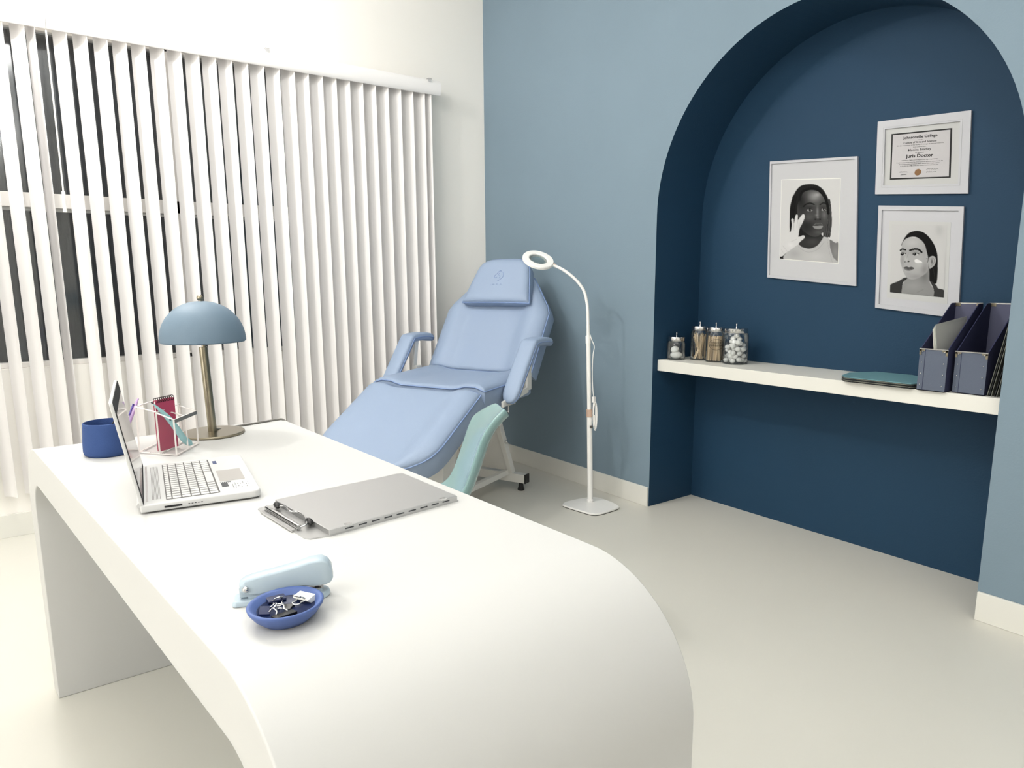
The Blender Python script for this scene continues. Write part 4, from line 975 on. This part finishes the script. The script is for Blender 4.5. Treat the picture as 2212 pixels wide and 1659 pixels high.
p.ell(590, 600, 110, 60, 206, 1.5, .7, clip=face); p.ell(760, 960, 60, 100, 140, 1.5, .7, clip=face); p.ell(640, 1070, 120, 40, 150, 1.5, .6, clip=face); p.ell(455, 850, 25, 90, 158, 1.5, .6, clip=face)
p.ell(690, 900, 70, 60, 204, 1.5, .6, clip=face); p.ell(760, 720, 40, 100, 170, 1.5, .6, clip=face); p.ell(640, 730, 90, 34, 140, 1.5, .55, clip=face); p.ell(460, 740, 50, 34, 140, 1.5, .55, clip=face)
p.line([(560, 706), (620, 690), (680, 696), (722, 732)], 24, 34); p.line([(422, 708), (450, 690), (500, 700)], 20, 34)
for ex, ey, rx in ((636, 760, 42), (462, 758, 34)):
    p.ell(ex, ey, rx, 20, 210, .3, .9); p.ell(ex-10, ey-2, 22, 20, 26, .3); p.ell(ex-16, ey-8, 5, 4, 220, .4); p.line([(ex-rx, ey+2), (ex-6, ey-20), (ex+rx+8, ey-4)], 8, 26)
p.line([(540, 740), (520, 800), (500, 850), (510, 872), (540, 872)], 7, 150, .7); p.ell(540, 858, 14, 9, 50, .6); p.ell(505, 830, 22, 36, 214, 1.5, .6); p.ell(490, 865, 12, 7, 90, .6, .8)
p.poly([(470, 948), (510, 928), (545, 940), (580, 932), (620, 955), (560, 965), (510, 962)], 92, 5); p.poly([(480, 962), (540, 966), (612, 960), (570, 985), (520, 986)], 120, 5); p.line([(470, 950), (540, 964), (620, 956)], 4, 44); p.ell(540, 1030, 50, 20, 168, 1.5, .5)
p.poly([(622, 845), (650, 828), (690, 842), (722, 862), (728, 878), (690, 880), (640, 876)], 242, 5)
p.poly([(812, 850), (830, 800), (870, 783), (905, 800), (915, 850), (895, 910), (850, 950), (825, 955)], 182, 5); p.line([(840, 830), (870, 810), (895, 840), (885, 880), (850, 920)], 8, 130, .8); p.ell(860, 860, 14, 30, 96, .6, .7)
p.line([(790, 820), (812, 830), (800, 870)], 12, 60, .5)
p.build('photo_print', L2, P2p, 0.3353, t2)
#--- diploma (upper right)
Do = [(-2.3896, 1.8126), (-2.7338, 1.7917), (-2.7506, 1.4920), (-2.4027, 1.5244)]; Dl = [(-2.4153, 1.7854), (-2.7067, 1.7653), (-2.7201, 1.5251), (-2.4274, 1.5487)]; Di = [(-2.4217, 1.7781), (-2.6991, 1.7590), (-2.7135, 1.5311), (-2.4337, 1.5563)]
Db = [(-2.4464, 1.7557), (-2.6715, 1.7403), (-2.6828, 1.5579), (-2.4550, 1.5768)]; Dp = [(-2.4530, 1.7497), (-2.6658, 1.7353), (-2.6765, 1.5633), (-2.4608, 1.5820)]
t3, L3 = picture('white framed college diploma hanging above the smaller portrait', 'diploma', Do, Di, 'framed_diploma')
lp = MB()
for i in range(4): lp.bar(L3(0.3297, Dl[i]), L3(0.3297, Dl[(i+1) % 4]), .0014, .0014, (1, 0, 0))
lp.build('frame_bead', M_mat, t3)
flat('mat_board', L3, Di, 0.337, M_mount, t3); flat('black_border', L3, Db, 0.3362, M_ink, t3); flat('certificate_paper', L3, Dp, 0.3354, mat('certificate_stock', S(184, 182, 184), .7), t3)
tx = MB()
lines = [('Johnsonville College', .115, .083, .60, .0022), ('with the', .168, .030, .09, .0004), ('College of Arts and Sciences', .225, .060, .58, .0012), ('On the nomination of the faculty of College of Arts and Sciences', .272, .032, .81, .0005), ('have conferred upon', .320, .028, .23, .0004),
         ('Monica Bradley', .395, .072, .40, .0006), ('the degree of', .452, .034, .15, .0005), ('Juris Doctor', .545, .105, .48, .0024), ('with Honors, Rights and Privileges to that degree appertaining', .612, .030, .63, .0005),
         ('In testimony whereof the seal of the University and the signatures as authorized by the', .660, .030, .81, .0005), ('Board of Supervisors are hereunto affixed. Given at Baton Rouge, Louisiana', .700, .030, .70, .0005), ('on the third day of May in the year nineteen hundred and ninety nine.', .740, .030, .67, .0005)]
ff = lambda V: (min(v[0] for v in V), max(v[0] for v in V))
for body, tc_, sz, wid, bo in lines:
    V, F = text_mesh(body, 1.0, bo*12); x0_, x1_ = ff(V); k = wid/(x1_-x0_)
    tx.add([L3(0.335, bil(Dp, .49+(x-(x0_+x1_)/2)*k, tc_-y*sz)) for x, y, z in V], F)
tx.build('printed_text', M_ink, t3)
sgn = MB(); random.seed(9)
for sx_, ty_, wd_ in ((.22, .865, .15), (.22, .925, .10), (.72, .825, .20), (.70, .885, .17)):
    P = []
    for i in range(26):
        f = i/25; P.append(L3(0.3349, bil(Dp, sx_-wd_/2+wd_*f+.008*math.sin(f*40), ty_+.018*math.sin(f*33+sx_*9)*(1-f*.6))))
    sgn.tube(P, .00035, 4)
sgn.build('signatures', M_label, t3)
c0 = bil(Dp, .475, .885)
MB().prism([L3(0.3346, (c0[0]+.0122*math.cos(q), c0[1]+.0122*math.sin(q))) for q in [2*math.pi*i/40 for i in range(40)]], [L3(0.3354, (c0[0]+.0122*math.cos(q), c0[1]+.0122*math.sin(q))) for q in [2*math.pi*i/40 for i in range(40)]]).build('gold_seal', M_gold, t3)
